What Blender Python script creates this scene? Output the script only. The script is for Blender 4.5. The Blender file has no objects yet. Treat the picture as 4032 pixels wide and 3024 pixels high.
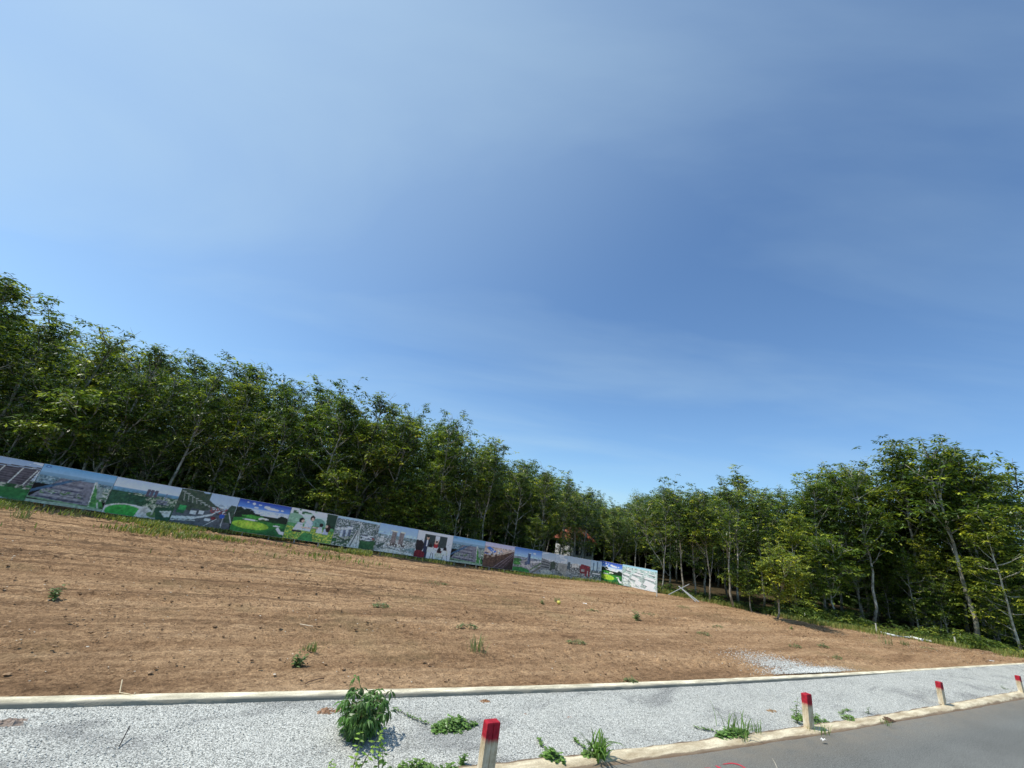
import bpy, math, random
import numpy as np
from mathutils import Matrix, Vector

# ------------------------------------------------------------------ camera
scene = bpy.context.scene
FPX, HCAM = 1560.0, 2.6
_U = np.array([684.0, 4362.0, -FPX]); _U /= np.linalg.norm(_U)
_F = np.array([0, 0, -1.0]); _F = _F - _F.dot(_U) * _U; _F /= np.linalg.norm(_F)
_R = np.cross(_F, _U)
CM = np.array([_R, _F, _U])
cam_data = bpy.data.cameras.new('camera')
cam_data.sensor_width = 36.0
cam_data.lens = FPX / 4032 * 36
cam_data.clip_start = 0.05
cam_data.clip_end = 3000
cam = bpy.data.objects.new('camera', cam_data)
scene.collection.objects.link(cam)
_m = Matrix([[float(v) for v in row] for row in CM]).to_4x4()
_m.translation = (0, 0, HCAM)
cam.matrix_world = _m
scene.camera = cam

# ------------------------------------------------------------------ light
SUN_AZ, SUN_EL = math.radians(-98), math.radians(60)
world = bpy.data.worlds.new('World')
scene.world = world
world.use_nodes = True
nt = world.node_tree
bg = nt.nodes['Background']
sky = nt.nodes.new('ShaderNodeTexSky')
sky.sky_type = 'NISHITA'
sky.sun_disc = False
sky.sun_elevation = SUN_EL
sky.sun_rotation = SUN_AZ
sky.air_density = 1.0
sky.dust_density = 0.8
sky.ozone_density = 2.0
bg.inputs['Strength'].default_value = 0.142
# thin high cirrus veil, mixed in by direction
tc = nt.nodes.new('ShaderNodeTexCoord')
sep = nt.nodes.new('ShaderNodeSeparateXYZ')
nt.links.new(tc.outputs['Generated'], sep.inputs[0])
zc = nt.nodes.new('ShaderNodeMath'); zc.operation = 'ADD'; zc.inputs[1].default_value = 0.12
nt.links.new(sep.outputs['Z'], zc.inputs[0])
dx = nt.nodes.new('ShaderNodeMath'); dx.operation = 'DIVIDE'
dy = nt.nodes.new('ShaderNodeMath'); dy.operation = 'DIVIDE'
nt.links.new(sep.outputs['X'], dx.inputs[0]); nt.links.new(zc.outputs[0], dx.inputs[1])
nt.links.new(sep.outputs['Y'], dy.inputs[0]); nt.links.new(zc.outputs[0], dy.inputs[1])
cmb = nt.nodes.new('ShaderNodeCombineXYZ')
nt.links.new(dx.outputs[0], cmb.inputs[0]); nt.links.new(dy.outputs[0], cmb.inputs[1])
mp = nt.nodes.new('ShaderNodeMapping')
mp.inputs['Rotation'].default_value = (0, 0, math.radians(60))
mp.inputs['Scale'].default_value = (0.5, 1.3, 1)
mp.inputs['Location'].default_value = (1.9, 9.2, 0)
nt.links.new(cmb.outputs[0], mp.inputs[0])
nz = nt.nodes.new('ShaderNodeTexNoise')
nz.inputs['Scale'].default_value = 0.9; nz.inputs['Detail'].default_value = 8
nz.inputs['Roughness'].default_value = 0.52; nz.inputs['Distortion'].default_value = 0.5
nt.links.new(mp.outputs[0], nz.inputs['Vector'])
rmp = nt.nodes.new('ShaderNodeValToRGB')
rmp.color_ramp.elements[0].position = 0.46; rmp.color_ramp.elements[0].color = (0, 0, 0, 1)
rmp.color_ramp.elements[1].position = 0.76; rmp.color_ramp.elements[1].color = (0.27, 0.27, 0.27, 1)
nt.links.new(nz.outputs['Fac'], rmp.inputs[0])
mxs = nt.nodes.new('ShaderNodeMixRGB')
mxs.inputs['Color2'].default_value = (3.9, 5.3, 6.2, 1)
# the veil thickens towards the sun
vd_ = nt.nodes.new('ShaderNodeVectorMath'); vd_.operation = 'DOT_PRODUCT'
vd_.inputs[1].default_value = (math.sin(SUN_AZ) * math.cos(SUN_EL), math.cos(SUN_AZ) * math.cos(SUN_EL), math.sin(SUN_EL))
nt.links.new(tc.outputs['Generated'], vd_.inputs[0])
mr = nt.nodes.new('ShaderNodeMapRange'); mr.interpolation_type = 'SMOOTHSTEP'
mr.inputs['From Min'].default_value = 0.25; mr.inputs['From Max'].default_value = 1.0; mr.inputs['To Max'].default_value = 0.42
nt.links.new(vd_.outputs['Value'], mr.inputs['Value'])
va = nt.nodes.new('ShaderNodeMath'); va.operation = 'ADD'; va.use_clamp = True
nt.links.new(rmp.outputs[0], va.inputs[0]); nt.links.new(mr.outputs[0], va.inputs[1])
nt.links.new(va.outputs[0], mxs.inputs['Fac'])
tn = nt.nodes.new('ShaderNodeMixRGB'); tn.blend_type = 'MULTIPLY'; tn.inputs['Fac'].default_value = 1
tn.inputs['Color2'].default_value = (0.84, 1.06, 1.21, 1)
nt.links.new(sky.outputs[0], tn.inputs['Color1']); nt.links.new(tn.outputs[0], mxs.inputs['Color1'])
nt.links.new(mxs.outputs[0], bg.inputs['Color'])

sl = bpy.data.lights.new('sun', 'SUN')
sl.energy = 4.6
sl.angle = math.radians(0.53)
sl.color = (1.0, 0.95, 0.86)
sun = bpy.data.objects.new('sun', sl)
scene.collection.objects.link(sun)
_sv = Vector((math.sin(SUN_AZ) * math.cos(SUN_EL), math.cos(SUN_AZ) * math.cos(SUN_EL), math.sin(SUN_EL)))
sun.rotation_euler = _sv.to_track_quat('Z', 'Y').to_euler()
sun.location = (-20, 0, 40)

scene.view_settings.view_transform = 'Standard'
scene.view_settings.look = 'None'
scene.view_settings.exposure = 0.0
scene.view_settings.gamma = 1.0
scene.render.engine = 'CYCLES'
scene.cycles.max_bounces = 6
scene.cycles.diffuse_bounces = 3
scene.cycles.transmission_bounces = 3

# ------------------------------------------------------------------ frames of reference
ROT = math.radians(28)                     # the road runs along local x (s); t points across the field
CR, SR = math.cos(ROT), math.sin(ROT)

def st(x, y): return x * CR + y * SR, -x * SR + y * CR
def xy(s, t): return s * CR - t * SR, s * SR + t * CR

_ks = np.array([-30, -8, -1.76, 3.15, 7.34, 17.9, 32.2, 60, 120.])
_kt = np.array([8.9, 7.42, 7.00, 6.65, 6.43, 6.23, 6.10, 5.95, 5.9])
def kf(s):                                 # front line of the far kerb (smoothed)
    s = np.asarray(s, float)
    return sum(np.interp(s + d, _ks, _kt) for d in (-3, -1.5, 0, 1.5, 3)) / 5
def kn(s): return kf(s) - 1.79
def zg(s):                                 # height of the soil at the picture fence
    s = np.asarray(s, float)
    return np.maximum(0.52 - 0.036 * np.clip(s, -22, 60), 0) + 0.0
def terr(s, t):
    s = np.asarray(s, float); t = np.asarray(t, float)
    k = kf(s)
    w = np.clip((t - k) / (21.3 - k), 0, 1)
    return np.where(t > k, 0.035 * (1 - w) + zg(s) * w, 0.0)

def ray(px, py): return CM @ np.array([px - 2016.0, 1512.0 - py, -FPX])
def at(px, py, z=None):
    """point of the ground seen at a photo pixel (or of the level z)"""
    v = ray(px, py); zz = 0.0 if z is None else z
    for i in range(12 if z is None else 1):
        k = (zz - HCAM) / v[2]
        p = v * k
        if z is None:
            s, t = st(p[0], p[1]); zz = float(terr(s, t))
    return float(p[0]), float(p[1]), float(zz)

# ------------------------------------------------------------------ numpy noise
def vnoise(x, y, seed=0):
    x = np.asarray(x, float); y = np.asarray(y, float)
    xi = np.floor(x).astype(np.int64); yi = np.floor(y).astype(np.int64)
    fx = x - xi; fy = y - yi
    fx = fx * fx * (3 - 2 * fx); fy = fy * fy * (3 - 2 * fy)
    def h(a, b):
        n = (a * 374761393 + b * 668265263 + seed * 1442695041) & 0xffffffff
        n = ((n ^ (n >> 13)) * 1274126177) & 0xffffffff
        n = ((n ^ (n >> 16)) * 2246822519) & 0xffffffff
        return ((n ^ (n >> 15)) & 0xffffff) / float(0xffffff)
    a = h(xi, yi); b = h(xi + 1, yi); c = h(xi, yi + 1); d = h(xi + 1, yi + 1)
    return (a * (1 - fx) + b * fx) * (1 - fy) + (c * (1 - fx) + d * fx) * fy
def fbm(x, y, o=4, seed=0):
    r = 0; a = 0.5
    for i in range(o):
        r = r + a * vnoise(x * 2 ** i, y * 2 ** i, seed + i * 17); a *= 0.5
    return r

# ------------------------------------------------------------------ mesh helpers
class MB:
    def __init__(self): self.V = []; self.Q = []; self.T = []; self.C = []; self.n = 0
    def add(self, V, quads=None, tris=None, col=None):
        V = np.asarray(V, float).reshape(-1, 3)
        if quads is not None and len(quads): self.Q.append(np.asarray(quads, np.int64).reshape(-1, 4) + self.n)
        if tris is not None and len(tris): self.T.append(np.asarray(tris, np.int64).reshape(-1, 3) + self.n)
        if col is None: col = (1, 1, 1)
        col = np.asarray(col, float)
        if col.ndim == 1: col = np.tile(col, (len(V), 1))
        self.C.append(col); self.V.append(V); self.n += len(V)
    def box(self, c, d, rz=0.0, col=None, rx=0.0, taper=1.0):
        x, y, z = d[0] / 2, d[1] / 2, d[2] / 2
        P = np.array([[-x, -y, -z], [x, -y, -z], [x, y, -z], [-x, y, -z], [-x * taper, -y * taper, z], [x * taper, -y * taper, z], [x * taper, y * taper, z], [-x * taper, y * taper, z]])
        if rx:
            ca, sa = math.cos(rx), math.sin(rx)
            P = P @ np.array([[1, 0, 0], [0, ca, -sa], [0, sa, ca]]).T
        ca, sa = math.cos(rz), math.sin(rz)
        P = P @ np.array([[ca, -sa, 0], [sa, ca, 0], [0, 0, 1]]).T + np.array(c)
        self.add(P, [[0, 3, 2, 1], [4, 5, 6, 7], [0, 1, 5, 4], [1, 2, 6, 5], [2, 3, 7, 6], [3, 0, 4, 7]], col=col)
    def tube(self, path, rad, sides=6, col=None):
        path = np.asarray(path, float); rad = np.broadcast_to(rad, (len(path),))
        tg = np.gradient(path, axis=0); tg /= np.linalg.norm(tg, axis=1)[:, None] + 1e-9
        ref = np.array([0.31, 0.95, 0.05]) if abs(tg[0][1]) < .8 else np.array([1., 0, 0])
        a = np.cross(tg, ref); a /= np.linalg.norm(a, axis=1)[:, None] + 1e-9
        b = np.cross(tg, a)
        th = np.linspace(0, 2 * np.pi, sides, endpoint=False)
        V = path[:, None, :] + rad[:, None, None] * (np.cos(th)[None, :, None] * a[:, None, :] + np.sin(th)[None, :, None] * b[:, None, :])
        n = len(path); i = np.arange(n - 1)[:, None] * sides; j = np.arange(sides)[None, :]; j2 = (j + 1) % sides
        Q = np.stack([i + j, i + j2, i + sides + j2, i + sides + j], -1).reshape(-1, 4)
        V = V.reshape(-1, 3)
        V = np.vstack([V, path[-1:], path[:1]])
        k = n * sides
        T = [[(n - 1) * sides + q, (n - 1) * sides + (q + 1) % sides, k] for q in range(sides)] + [[(q + 1) % sides, q, k + 1] for q in range(sides)]
        self.add(V, Q, T, col=col)
    def grid(self, P, col=None):               # P (n, m, 3)
        n, m = P.shape[:2]
        i = np.arange(n - 1)[:, None] * m; j = np.arange(m - 1)[None, :]
        Q = np.stack([i + j, i + m + j, i + m + j + 1, i + j + 1], -1).reshape(-1, 4)
        self.add(P.reshape(-1, 3), Q, col=None if col is None else np.asarray(col).reshape(-1, 3))
    def leaves(self, base, d, L, W, fold=0.25, col=None, side=None, droop=0.0):
        """two-faced pointed leaves: base points, unit directions"""
        base = np.asarray(base, float); d = np.asarray(d, float); n = len(base)
        L = np.broadcast_to(L, (n,))[:, None]; W = np.broadcast_to(W, (n,))[:, None]
        if side is None:
            side = np.stack([-d[:, 1], d[:, 0], np.zeros(n)], 1)
            side += 1e-4
        side = side / (np.linalg.norm(side, axis=1)[:, None] + 1e-9)
        up = np.cross(side, d); up *= np.sign(up[:, 2:3] + 1e-9)
        mid = base + d * L * 0.48
        tip = base + d * L - up * L * droop
        e1 = mid + side * W / 2 - up * W * fold; e2 = mid - side * W / 2 - up * W * fold
        m2 = mid + up * L * droop * 0.25
        V = np.stack([base, e1, tip, e2, m2], 1).reshape(-1, 3)
        k = np.arange(n)[:, None] * 5
        T = np.concatenate([k + np.array([0, 1, 4]), k + np.array([4, 1, 2]), k + np.array([0, 4, 3]), k + np.array([3, 4, 2])], 0)
        if col is not None: col = np.repeat(np.asarray(col, float).reshape(-1, 3) if np.ndim(col) > 1 else np.tile(col, (n, 1)), 5, 0)
        self.add(V, None, T, col=col)
    def leafquads(self, base, d, L, W, col, twist=None):
        base = np.asarray(base, float); n = len(base)
        L = np.broadcast_to(L, (n,))[:, None]; W = np.broadcast_to(W, (n,))[:, None]
        side = np.stack([-d[:, 1], d[:, 0], np.zeros(n)], 1) + 1e-4
        side /= np.linalg.norm(side, axis=1)[:, None]
        if twist is not None:
            up = np.cross(side, d); side = side * np.cos(twist)[:, None] + up * np.sin(twist)[:, None]
        mid = base + d * L * 0.5
        V = np.stack([base, mid + side * W / 2, base + d * L, mid - side * W / 2], 1).reshape(-1, 3)
        self.add(V, np.arange(n * 4).reshape(n, 4), None, col=np.repeat(col, 4, 0))
    def mesh(self, name, smooth=False):
        V = np.vstack(self.V); me = bpy.data.meshes.new(name)
        Q = np.vstack(self.Q) if self.Q else np.zeros((0, 4), np.int64)
        T = np.vstack(self.T) if self.T else np.zeros((0, 3), np.int64)
        me.vertices.add(len(V)); me.vertices.foreach_set('co', V.astype(np.float32).ravel())
        nl = Q.size + T.size
        me.loops.add(nl); me.loops.foreach_set('vertex_index', np.concatenate([Q.ravel(), T.ravel()]).astype(np.int32))
        me.polygons.add(len(Q) + len(T))
        me.polygons.foreach_set('loop_start', np.concatenate([np.arange(len(Q)) * 4, Q.size + np.arange(len(T)) * 3]).astype(np.int32))
        me.update(calc_edges=True)
        me.polygons.foreach_set('use_smooth', np.full(len(me.polygons), smooth))
        C = np.vstack(self.C); C = np.hstack([C, np.ones((len(C), 1))])
        at_ = me.attributes.new('tint', 'FLOAT_COLOR', 'POINT')
        at_.data.foreach_set('color', C.astype(np.float32).ravel())
        me.update()
        return me
    def build(self, name, mat, parent=None, smooth=False):
        me = self.mesh(name, smooth); me.materials.append(mat)
        return link(name, me, parent)

def link(name, me, parent=None):
    o = bpy.data.objects.new(name, me); scene.collection.objects.link(o)
    if parent is not None: o.parent = parent
    return o
def tag(o, label=None, cat=None, group=None, kind=None):
    if label: o['label'] = label
    if cat: o['category'] = cat
    if group: o['group'] = group
    if kind: o['kind'] = kind
    return o
def thing(name, label, cat, loc=(0, 0, 0), rz=0.0, group=None):
    o = bpy.data.objects.new(name, None); scene.collection.objects.link(o)
    o.empty_display_size = 0.2
    o.location = loc; o.rotation_euler = (0, 0, rz)
    return tag(o, label, cat, group)
def dup(root, label, loc, rz=0.0, sc=1.0, group=None):
    r = root.copy(); scene.collection.objects.link(r)
    r.location = loc; r.rotation_euler = (0, 0, rz); r.scale = (sc, sc, sc); r['label'] = label
    if group: r['group'] = group
    elif 'group' in r: del r['group']
    for ch in list(root.children):
        c = ch.copy(); scene.collection.objects.link(c); c.parent = r
    return r
def lookdir(v): v = np.asarray(v, float); return v / np.linalg.norm(v)

# ------------------------------------------------------------------ materials
class NT:
    def __init__(self, name, rough=0.8, spec=0.3):
        self.m = bpy.data.materials.new(name); self.m.use_nodes = True
        self.t = self.m.node_tree; self.p = self.t.nodes['Principled BSDF']
        self.p.inputs['Roughness'].default_value = rough
        self.p.inputs['Specular IOR Level'].default_value = spec
        self.tc = self.t.nodes.new('ShaderNodeTexCoord')
    def l(self, a, b): self.t.links.new(a, b)
    def n(self, k, **kw):
        x = self.t.nodes.new(k)
        for a, b in kw.items(): setattr(x, a, b)
        return x
    def noise(self, scale, detail=4, rough=0.55, vec=None, stretch=None, dist=0.0, loc=(0, 0, 0)):
        x = self.n('ShaderNodeTexNoise'); x.inputs['Scale'].default_value = scale
        x.inputs['Detail'].default_value = detail; x.inputs['Roughness'].default_value = rough
        x.inputs['Distortion'].default_value = dist
        mp = self.n('ShaderNodeMapping'); mp.inputs['Scale'].default_value = stretch or (1, 1, 1); mp.inputs['Location'].default_value = loc
        self.l(vec or self.tc.outputs['Object'], mp.inputs[0]); self.l(mp.outputs[0], x.inputs['Vector'])
        return x.outputs['Fac']
    def voro(self, scale, feat='F1', out='Distance', vec=None):
        x = self.n('ShaderNodeTexVoronoi', feature=feat); x.inputs['Scale'].default_value = scale
        self.l(vec or self.tc.outputs['Object'], x.inputs['Vector']); return x.outputs[out]
    def ramp(self, src, stops, interp='LINEAR'):
        x = self.n('ShaderNodeValToRGB'); cr = x.color_ramp; cr.interpolation = interp
        while len(cr.elements) < len(stops): cr.elements.new(0.5)
        for e, (p, c) in zip(cr.elements, stops):
            e.position = p; e.color = (c, c, c, 1) if np.isscalar(c) else (*c, 1)
        self.l(src, x.inputs[0]); return x.outputs[0]
    def mix(self, a, b, f, mode='MIX'):
        x = self.n('ShaderNodeMixRGB', blend_type=mode)
        for v, k in ((f, 'Fac'), (a, 'Color1'), (b, 'Color2')):
            if hasattr(v, 'links') or hasattr(v, 'is_output'): self.l(v, x.inputs[k])
            elif np.isscalar(v): x.inputs[k].default_value = v
            else: x.inputs[k].default_value = (*v, 1)
        return x.outputs[0]
    def math(self, op, a, b=0.0):
        x = self.n('ShaderNodeMath', operation=op)
        for v, k in ((a, 0), (b, 1)):
            if np.isscalar(v): x.inputs[k].default_value = v
            else: self.l(v, x.inputs[k])
        return x.outputs[0]
    def sepv(self, vec=None):
        x = self.n('ShaderNodeSeparateXYZ'); self.l(vec or self.tc.outputs['Object'], x.inputs[0]); return x.outputs
    def attr(self, name='tint'):
        x = self.n('ShaderNodeAttribute', attribute_name=name); return x.outputs['Color']
    def rand(self):
        x = self.n('ShaderNodeObjectInfo'); return x.outputs['Random']
    def color(self, src):
        if hasattr(src, 'links'): self.l(src, self.p.inputs['Base Color'])
        else: self.p.inputs['Base Color'].default_value = (*src, 1)
    def bump(self, h, strength=0.5, dist=0.02):
        b = self.n('ShaderNodeBump'); b.inputs['Strength'].default_value = strength; b.inputs['Distance'].default_value = dist
        self.l(h, b.inputs['Height']); self.l(b.outputs[0], self.p.inputs['Normal']); return self
    def translucent(self, colsrc, fac):
        tr = self.n('ShaderNodeBsdfTranslucent'); self.l(colsrc, tr.inputs['Color'])
        ms = self.n('ShaderNodeMixShader'); ms.inputs[0].default_value = fac
        self.l(self.p.outputs[0], ms.inputs[1]); self.l(tr.outputs[0], ms.inputs[2])
        self.l(ms.outputs[0], self.t.nodes['Material Output'].inputs['Surface'])

def mat_dirt():
    k = NT('bare_soil', 0.95, 0.15)
    n1 = k.noise(0.9, 7, 0.68, stretch=(0.20, 1.25, 1), dist=0.5)
    n2 = k.noise(6, 7, 0.75, stretch=(0.75, 1.25, 1)); n4 = k.noise(14, 6, 0.8)
    n3 = k.noise(32, 4, 0.75)
    c = k.ramp(n1, [(0.32, (0.26, 0.162, 0.089)), (0.43, (0.365, 0.232, 0.130)), (0.54, (0.47, 0.310, 0.178)), (0.70, (0.57, 0.395, 0.24))])
    c = k.mix(c, k.ramp(n2, [(0.32, (0.50, 0.46, 0.43)), (0.60, (1.2, 1.18, 1.15))]), 0.85, 'MULTIPLY')
    c = k.mix(c, k.ramp(n3, [(0.34, (0.50, 0.47, 0.45)), (0.60, (1.22, 1.22, 1.2))]), 0.8, 'MULTIPLY')
    # grading tracks: thin damp lines drawn along the field, strongest away from the kerb
    sxyz = k.sepv(); fm = k.n('ShaderNodeMapRange'); k.l(sxyz[1], fm.inputs[0]); fm.inputs[1].default_value = 8.0; fm.inputs[2].default_value = 12.0; fm.inputs[3].default_value = 0.15
    fl = k.n('ShaderNodeMapRange'); k.l(sxyz[0], fl.inputs[0]); fl.inputs[1].default_value = 16.0; fl.inputs[2].default_value = 4.0; fl.inputs[3].default_value = 0.25
    tr_ = k.ramp(k.noise(1.0, 6, 0.7, stretch=(0.16, 4.5, 1), dist=0.25, loc=(2, 5, 0)), [(0.40, 1.0), (0.50, 0.0)])
    c = k.mix(c, (0.13, 0.078, 0.044), k.math('MULTIPLY', k.math('MULTIPLY', tr_, 0.78), k.math('MULTIPLY', fm.outputs[0], fl.outputs[0])))
    c = k.mix(c, k.ramp(n4, [(0.36, (0.42, 0.38, 0.35)), (0.47, (0.95, 0.94, 0.93)), (0.66, (1.3, 1.3, 1.28))]), 0.8, 'MULTIPLY')
    # straw-green film of tiny weeds here and there
    g = k.ramp(k.noise(0.35, 4, 0.6, loc=(7, 3, 0)), [(0.56, 0.0), (0.72, 0.35)])
    c = k.mix(c, (0.22, 0.19, 0.09), g)
    k.color(c)
    h = k.math('ADD', k.math('ADD', k.math('MULTIPLY', n3, 0.35), n2), n4)
    k.bump(h, 1.0, 0.06); return k.m
def mat_floor():
    k = NT('forest_litter', 0.95, 0.1)
    n1 = k.noise(1.6, 6, 0.65); n2 = k.noise(22, 4, 0.7)
    c = k.ramp(n1, [(0.3, (0.030, 0.030, 0.014)), (0.5, (0.062, 0.046, 0.024)), (0.7, (0.12, 0.082, 0.046))])
    c = k.mix(c, k.ramp(n2, [(0.3, 0.55), (0.7, 1.2)]), 0.8, 'MULTIPLY')
    k.color(c); k.bump(n2, 0.8, 0.06); return k.m
def mat_gravel():
    k = NT('crushed_stone', 0.85, 0.25)
    v = k.voro(78, out='Color'); vd = k.voro(78)
    sv = k.n('ShaderNodeSeparateColor'); k.l(v, sv.inputs[0])
    stone = k.ramp(sv.outputs[0], [(0.0, (0.34, 0.345, 0.32)), (0.45, (0.58, 0.59, 0.55)), (1.0, (0.84, 0.84, 0.785))])
    gap = k.ramp(vd, [(0.35, 1.0), (0.75, 0.42)])
    c = k.mix(stone, gap, 1.0, 'MULTIPLY')
    big = k.noise(0.9, 5, 0.6, stretch=(0.6, 1.5, 1), dist=0.8)
    c = k.mix(c, k.ramp(big, [(0.33, (0.58, 0.58, 0.585)), (0.46, (0.90, 0.90, 0.885)), (0.7, (0.99, 0.985, 0.965))]), 1.0, 'MULTIPLY')
    br = k.ramp(k.noise(2.3, 5, 0.7, loc=(4, 9, 0)), [(0.68, 0.0), (0.80, 0.45)])
    c = k.mix(c, (0.33, 0.22, 0.15), br)
    k.color(c)
    k.bump(k.math('ADD', k.math('MULTIPLY', vd, -1.0), k.math('MULTIPLY', sv.outputs[1], 0.6)), 0.55, 0.01); return k.m
def mat_asphalt():
    k = NT('asphalt', 0.88, 0.3)
    n = k.noise(55, 5, 0.85); b = k.noise(0.8, 4, 0.6, stretch=(0.35, 1, 1))
    c = k.ramp(n, [(0.36, (0.075, 0.077, 0.070)), (0.5, (0.140, 0.143, 0.131)), (0.64, (0.26, 0.265, 0.245))])
    c = k.mix(c, k.ramp(b, [(0.35, 0.86), (0.65, 1.1)]), 1.0, 'MULTIPLY')
    a = k.attr(); sp = k.n('ShaderNodeSeparateColor'); k.l(a, sp.inputs[0])
    d = k.math('MULTIPLY', sp.outputs[0], k.ramp(k.noise(3.5, 5, 0.7, stretch=(0.7, 1.3, 1)), [(0.25, 0.25), (0.6, 1.0)]))
    c = k.mix(c, (0.23, 0.195, 0.145), k.math('MULTIPLY', d, 0.7))
    k.color(c); k.bump(n, 0.35, 0.008); return k.m
def mat_kerb(name, warm):
    k = NT(name, 0.9, 0.2)
    n = k.noise(2.2, 6, 0.65, stretch=(0.7, 3.0, 1)); n2 = k.noise(45, 3, 0.6)
    lo, hi = ((0.42, 0.38, 0.27), (0.87, 0.80, 0.60)) if not warm else ((0.38, 0.30, 0.19), (0.74, 0.65, 0.46))
    c = k.ramp(n, [(0.33, lo), (0.50, tuple(0.5 * (a + b) for a, b in zip(lo, hi))), (0.62, hi)])
    c = k.mix(c, k.ramp(n2, [(0.3, 0.75), (0.7, 1.12)]), 0.8, 'MULTIPLY')
    a = k.attr(); sp = k.n('ShaderNodeSeparateColor'); k.l(a, sp.inputs[0])
    dirt = k.ramp(k.math('ADD', k.math('SUBTRACT', 1.0, sp.outputs[0]), k.math('MULTIPLY', k.math('SUBTRACT', k.noise(2.6, 7, 0.72, stretch=(0.5, 2.5, 1), loc=(3, 1, 0)), 0.5), 1.8)), [(0.33, 0.0), (0.55, 0.75), (1.0, 0.95)])
    c = k.mix(c, (0.25, 0.235, 0.19) if not warm else (0.15, 0.10, 0.065), dirt)
    k.color(c); k.bump(n2, 0.5, 0.01); return k.m
def mat_leaf(name, trans=0.32, rough=0.42, spec=0.45, var=0.35):
    k = NT(name, rough, spec)
    a = k.attr(); r = k.rand()
    c = k.mix(a, k.ramp(r, [(0.0, (0.72, 0.80, 0.80)), (0.5, (1.0, 1.0, 0.9)), (1.0, (1.32, 1.14, 0.9))]), var * 2, 'MULTIPLY')
    k.color(c)
    ct = k.mix(c, (1.5, 1.6, 0.6), 1.0, 'MULTIPLY')
    k.translucent(ct, trans); return k.m
def mat_bark():
    k = NT('pale_bark', 0.85, 0.2)
    n = k.noise(5, 5, 0.65, stretch=(1, 1, 0.55)); n2 = k.noise(30, 3, 0.6)
    c = k.ramp(n, [(0.34, (0.13, 0.115, 0.09)), (0.46, (0.36, 0.34, 0.29)), (0.62, (0.66, 0.63, 0.56))])
    c = k.mix(c, k.ramp(n2, [(0.3, 0.7), (0.7, 1.1)]), 0.8, 'MULTIPLY')
    c = k.mix(c, k.ramp(k.rand(), [(0.0, (0.6, 0.57, 0.52)), (1.0, (1.1, 1.1, 1.08))]), 1.0, 'MULTIPLY')
    k.color(c); k.bump(n2, 0.5, 0.02); return k.m
def mat_tint(name, rough=0.7, spec=0.3, nscale=20, namp=0.25):
    k = NT(name, rough, spec)
    c = k.mix(k.attr(), k.ramp(k.noise(nscale, 4, 0.6), [(0.3, 1 - namp), (0.7, 1 + namp * 0.6)]), 1.0, 'MULTIPLY')
    k.color(c); k.bump(k.noise(nscale * 2, 3), 0.2, 0.004); return k.m
def mat_post():
    k = NT('painted_post', 0.75, 0.3)
    z = k.sepv()[2]
    nn = k.noise(14, 5, 0.6, stretch=(1, 1, 0.5))
    edge = k.math('ADD', z, k.math('MULTIPLY', k.math('SUBTRACT', nn, 0.5), 0.10))
    f = k.ramp(edge, [(0.33, 0.0), (0.385, 1.0)])
    conc = k.ramp(k.noise(9, 6, 0.7, stretch=(1, 1, 0.5)), [(0.32, (0.34, 0.25, 0.14)), (0.50, (0.62, 0.51, 0.34)), (0.66, (0.78, 0.70, 0.54))])
    red = k.ramp(k.noise(18, 4), [(0.35, (0.28, 0.010, 0.020)), (0.6, (0.44, 0.016, 0.032))])
    k.color(k.mix(conc, red, f)); k.bump(k.noise(60, 3, 0.7), 0.4, 0.006); return k.m

M_DIRT, M_FLOOR, M_GRAVEL, M_ASPH = mat_dirt(), mat_floor(), mat_gravel(), mat_asphalt()
M_KERB, M_KERB2 = mat_kerb('weathered_concrete', False), mat_kerb('yellowed_concrete', True)
M_LEAF = mat_leaf('rubber_leaf'); M_FINE = mat_leaf('fine_leaf', 0.3, 0.5, 0.35)
M_WEED = mat_leaf('weed_leaf', 0.25, 0.4, 0.45, 0.15); M_GRASS = mat_leaf('grass_blade', 0.3, 0.5, 0.3, 0.1)
M_BARK = mat_bark(); M_TINT = mat_tint('dull_coat'); M_PRINT = mat_tint('printed_sheet', 0.5, 0.35, 3, 0.05)
M_POST = mat_post(); M_CLOD = mat_tint('soil_clod', 0.95, 0.1, 25, 0.35)
M_METAL = mat_tint('galvanised_steel', 0.5, 0.5, 8, 0.15)

# ------------------------------------------------------------------ ground
rng = np.random.default_rng(7)
def ground_obj(name, mb, mat, smooth=True):
    o = mb.build(name, mat, None, smooth); o.rotation_euler = (0, 0, ROT)
    return tag(o, kind='structure')

mb = MB()
mb.grid(np.stack(np.meshgrid(np.linspace(-900, 900, 30), np.linspace(-900, 900, 30), indexing='ij') + [np.full((30, 30), -0.12)], -1))
ground_obj('ground', mb, M_FLOOR)

EDGE_S = [-60, 19.5, 22.9, 25.6, 26.4, 27.6, 31.5, 33.0, 34.5, 37.0, 41, 47, 60]
EDGE_T = [22.2, 22.2, 19.6, 15.7, 13.7, 12.3, 11.1, 9.4, 8.3, 7.1, 6.75, 6.6, 6.5]
def edge(s): return np.interp(s, EDGE_S, EDGE_T)

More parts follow.
